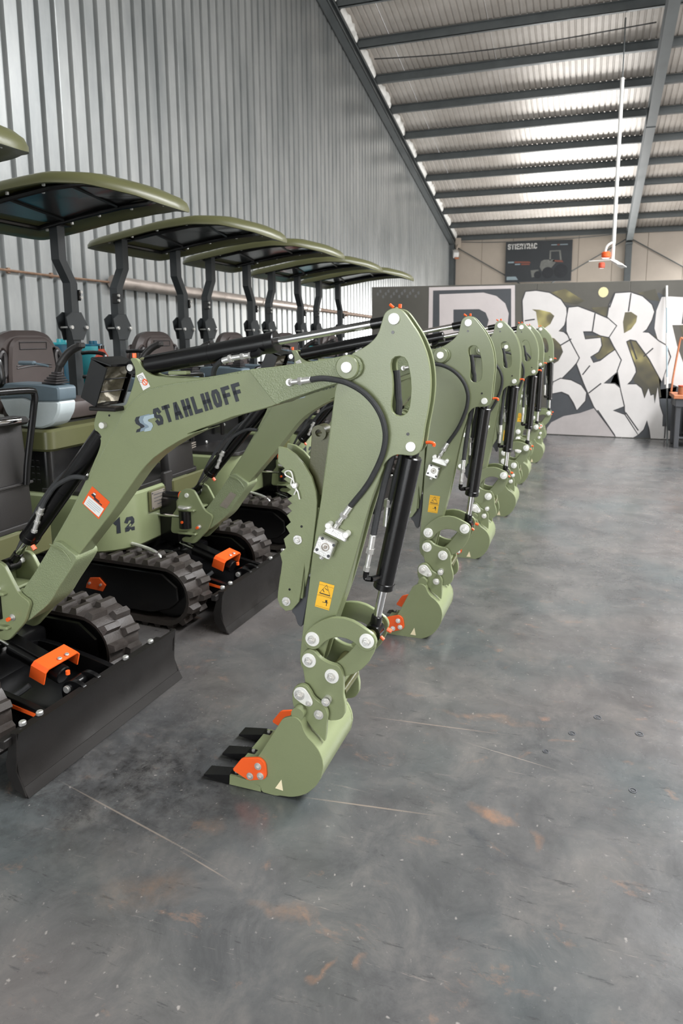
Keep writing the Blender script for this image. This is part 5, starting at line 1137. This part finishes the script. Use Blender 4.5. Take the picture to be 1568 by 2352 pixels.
    def zc_(x):
        k = max(0, min(1, (x + 3.475) / 1.355))
        for i in range(len(ZK) - 1):
            if k <= ZK[i + 1][0]: 
                f_ = (k - ZK[i][0]) / (ZK[i + 1][0] - ZK[i][0]); return ZK[i][1] * (1 - f_) + ZK[i + 1][1] * f_
        return ZK[-1][1]
    def ringc(s_, dz): return [(-2.76 + (p.x + 2.76) * s_, 1.87 + p.y * (1 - (1 - s_) * (1.25 if s_ > .5 else 1.25)) if s_ > .2 else 1.87 + p.y * s_, zc_(-2.76 + (p.x + 2.76) * s_) + dz) for p in outl]
    q = MB(); q.loft([ringc(.05, .072), ringc(.5, .070), ringc(.8, .062), ringc(.93, .048), ringc(.98, .032), ringc(1.0, .008), ringc(1.0, -.012), ringc(.985, -.016), ringc(.93, -.002), ringc(.84, .022), ringc(.72, .034), ringc(.05, .034)])
    ca_ = part('canopy_roof', q, 'olive_dk', t, smooth=50)
    q = MB(); q.loft([ringc(.05, .026), ringc(.66, .026), ringc(.66, .032), ringc(.05, .032)])
    part('canopy_lining', q, 'lining', ca_, smooth=50)
    q = MB(); fr_ = [(-3.33, -.27), (-3.0, -.275), (-2.7, -.275), (-2.50, -.265), (-2.38, -.18), (-2.34, -.09), (-2.34, .09), (-2.38, .18), (-2.50, .265), (-2.7, .275), (-3.0, .275), (-3.33, .27)]
    q.tube([(x, 1.87 + y, zc_(x) + .018) for x, y in fr_], .017, 8, sm=False, closed=True)
    for x in (-2.6, -3.0): q.tube([(x, 1.87 - .27, zc_(x) + .022), (x - .06, 1.87, zc_(x - .06) + .022), (x - .12, 1.87 + .27, zc_(x - .12) + .022)], .011, 6)
    part('canopy_frame', q, 'black', ca_)
    for x in (-2.45, -2.68, -2.92, -3.13, -3.33):
        for y in (-.365, .365): q = MB(); q.cyl((x, 1.87 + y * .93, zc_(x) + .024), (x, 1.87 + y * .93, zc_(x) + .008), .009, 10, ch=.002); part('bolt', q, 'pinw', ca_)
    for x in (-2.5, -2.8): q = MB(); q.cyl((x, 1.87 - .22, zc_(x) + .026), (x, 1.87 - .22, zc_(x) + .014), .009, 10, ch=.002); part('bolt', q, 'pinw', ca_)
    for o in UCSET:                                         # undercarriage stands a little turned under the upper body
        o.rotation_euler = (0, 0, R(-2.2))
    return t, sb, sr, sc_p
M['lining'] = mat('canopy_lining_black', srgb(26, 27, 26), .22, noise=(5, .2))
proto, SB, SR, SCP = make_excavator()
ARMN = set(o.name for o in ARMSET)

def copy_tree(o, parent, lugs=True):
    m = {}
    c = o.copy(); C.objects.link(c); c.parent = parent
    m[o.name] = c
    for ch in o.children:
        if ch.name.startswith('track_lug') and not lugs: continue
        if ch.name.startswith(('caution_label', 'label_print')) or (ch.name.startswith('warning_label') and o.name.startswith('boom')): continue   # only the nearest boom carries the orange label
        m.update(copy_tree(ch, c, lugs))
    return m
def pose(m, ang):
    """swing the arm group about the boom nose pin and follow with the arm cylinder"""
    bp = Vector((PINS_ARM[2][0], YC, PINS_ARM[2][1])) - ORG; rot = Euler((0, R(ang), 0)).to_matrix()
    for n in ARMN:
        m[n].rotation_euler = (0, R(ang), 0); m[n].location = bp - rot @ bp
    q0 = Vector((SCP[0], YC, SCP[1])) - ORG; p0 = Vector((PINS_ARM[0][0], YC, PINS_ARM[0][1])) - ORG
    p1 = bp + rot @ (p0 - bp); d0 = p0 - q0; d1 = p1 - q0
    a = math.atan2(d1.x, d1.z) - math.atan2(d0.x, d0.z); r2 = Euler((0, a, 0)).to_matrix()
    b_, r_ = m[SB.name], m[SR.name]
    b_.rotation_euler = (0, a, 0); b_.location = q0 - r2 @ q0
    r_.rotation_euler = (0, a, 0); r_.location = q0 - r2 @ q0 + d1.normalized() * (d1.length - d0.length)
LAB = ['nearest olive mini excavator with its digging bucket resting on the floor in front',
 'second olive mini excavator from the camera, its corner numbered 12',
 'third olive mini excavator from the camera in the row',
 'fourth olive mini excavator from the camera in the row',
 'fifth olive mini excavator, last but one before the graffiti partition',
 'farthest olive mini excavator, nearest to the graffiti partition']
POS = [(0, 0, 0), (.007, 1.248, -4.9), (0, 2.508, -7.6), (.03, 3.63, -8.7), (-.01, 4.89, -10.4), (.02, 6.1, -11.9)]
proto['label'] = LAB[0]; proto['group'] = 'row of olive mini excavators'
for i, (dx, dy, ang) in enumerate(POS):
    if i == 0: continue
    m = copy_tree(proto, None, lugs=i < 3)
    r_ = m[proto.name]; r_.location = ORG + Vector((dx, dy, 0)); r_['label'] = LAB[i]; r_.parent = None
    pose(m, ang)
    if i == 1:
        part('aluminium_label', MB().poly(flatpoly(STK, YC - .0575)), 'tag', m[FOOT], 'pale blank label on the boom foot', smooth=None)
    if i >= 3:                                              # far tracks: the lugs stay geometry, joined
        for n, c in list(m.items()):
            if n.startswith('rubber_track'):
                src = bpy.data.objects[n]; key = 'joined_' + n
                me = bpy.data.meshes.get(key)
                if me is None:
                    q = MB()
                    for ch in src.children:
                        if ch.name.startswith('track_lug'):
                            mw = Matrix.LocRotScale(ch.location, ch.rotation_euler, None)
                            q.add([mw @ v.co for v in ch.data.vertices], [list(p.vertices) for p in ch.data.polygons])
                    me = mesh_of(key, q, 'rubber', smooth=None, org=Vector((0, 0, 0)))
                o = bpy.data.objects.new('track_lugs', me); C.objects.link(o); o.parent = c; o['kind'] = 'stuff'
for ch in proto.children:                                   # the nearest machine carries its canopy a little further forward
    if ch.name.startswith(('canopy_', 'arm_rail')): ch.location.x += .13
ORG = Vector((0, 0, 0))

# ---------------------------------------------------------------- odds and ends behind the row
def drum(x, y, r, h, m1, m2, label, name='drum', rz=0):
    d = thing(name, label, 'drum', (x, y, 0), rz=rz)
    q = MB(); pr = [(r * .96, 0), (r, .02), (r, h * .3), (r * 1.03, h * .32), (r, h * .34), (r, h * .64), (r * 1.03, h * .66), (r, h * .68), (r, h * .95), (r * .93, h)]
    q.loft([[(a * math.cos(i * math.pi / 14), a * math.sin(i * math.pi / 14), z) for i in range(28)] for a, z in pr]); part('drum_body', q, m1, d)
    q = MB(); q.cyl((0, 0, h), (0, 0, h + .02), r * .8, 24, ch=.005); q.cyl((r * .45, 0, h + .02), (r * .45, 0, h + .05), .04, 12); part('drum_lid', q, m2, d)
    return d
drum(-4.45, 4.62, .17, 1.42, 'tealdk', 'teal', 'deep teal drum standing by the ribbed wall behind the second excavator', 'drum')
drum(-4.55, 5.12, .17, 1.40, 'teal', 'tealdk', 'bright teal drum with red canister before it, by the ribbed wall', 'drum')
jc = thing('jerry_can', 'faded red canister on a stand in front of the bright teal drum', 'canister', (-4.22, 4.93, 0))
q = MB(); q.loft([[(s_ * .065 * math.cos(i * math.pi / 8), s_ * .065 * math.sin(i * math.pi / 8), z) for i in range(16)] for s_, z in ((.8, 1.02), (1, 1.05), (1.05, 1.2), (.95, 1.3), (.5, 1.36), (.4, 1.38))]); part('can_body', q, 'red', jc)
q = MB(); q.cyl((0, 0, 1.38), (0, 0, 1.41), .03, 12); part('cap', q, 'black', jc); q = MB(); q.tube([(0, -.05, 1.32), (0, -.10, 1.28), (0, -.10, 1.15), (0, -.06, 1.1)], .01, 6); part('handle', q, 'red', jc)
q = MB(); q.cyl((0, 0, 0), (0, 0, 1.0), .03, 10); q.cyl((0, 0, .98), (0, 0, 1.02), .08, 16); q.cyl((0, 0, 0), (0, 0, .02), .12, 16); part('stand', q, 'steel', jc)
drum(-4.3, 10.1, .16, 1.36, 'teal', 'tealdk', 'small teal drum by the wall beyond the fourth excavator')
ex = thing('fire_extinguisher', 'red fire extinguisher on a floor stand by the ribbed wall', 'extinguisher', (-4.35, 9.25, 0))
q = MB(); q.cyl((0, 0, .95), (0, 0, 1.36), .075, 18, ch=.03); part('extinguisher_body', q, 'red', ex); q = MB(); q.cyl((0, 0, 1.35), (0, 0, 1.42), .02, 10); q.box((0, .03, 1.42), (.02, .12, .02), .004); q.tube([(0, -.02, 1.4), (0, -.09, 1.36), (0, -.1, 1.15)], .01, 6); part('valve', q, 'black', ex)
q = MB(); q.cyl((0, 0, 0), (0, 0, .95), .025, 10); q.cyl((0, 0, 0), (0, 0, .02), .14, 18); q.cyl((0, 0, .935), (0, 0, .955), .09, 18); part('stand', q, 'steel', ex)
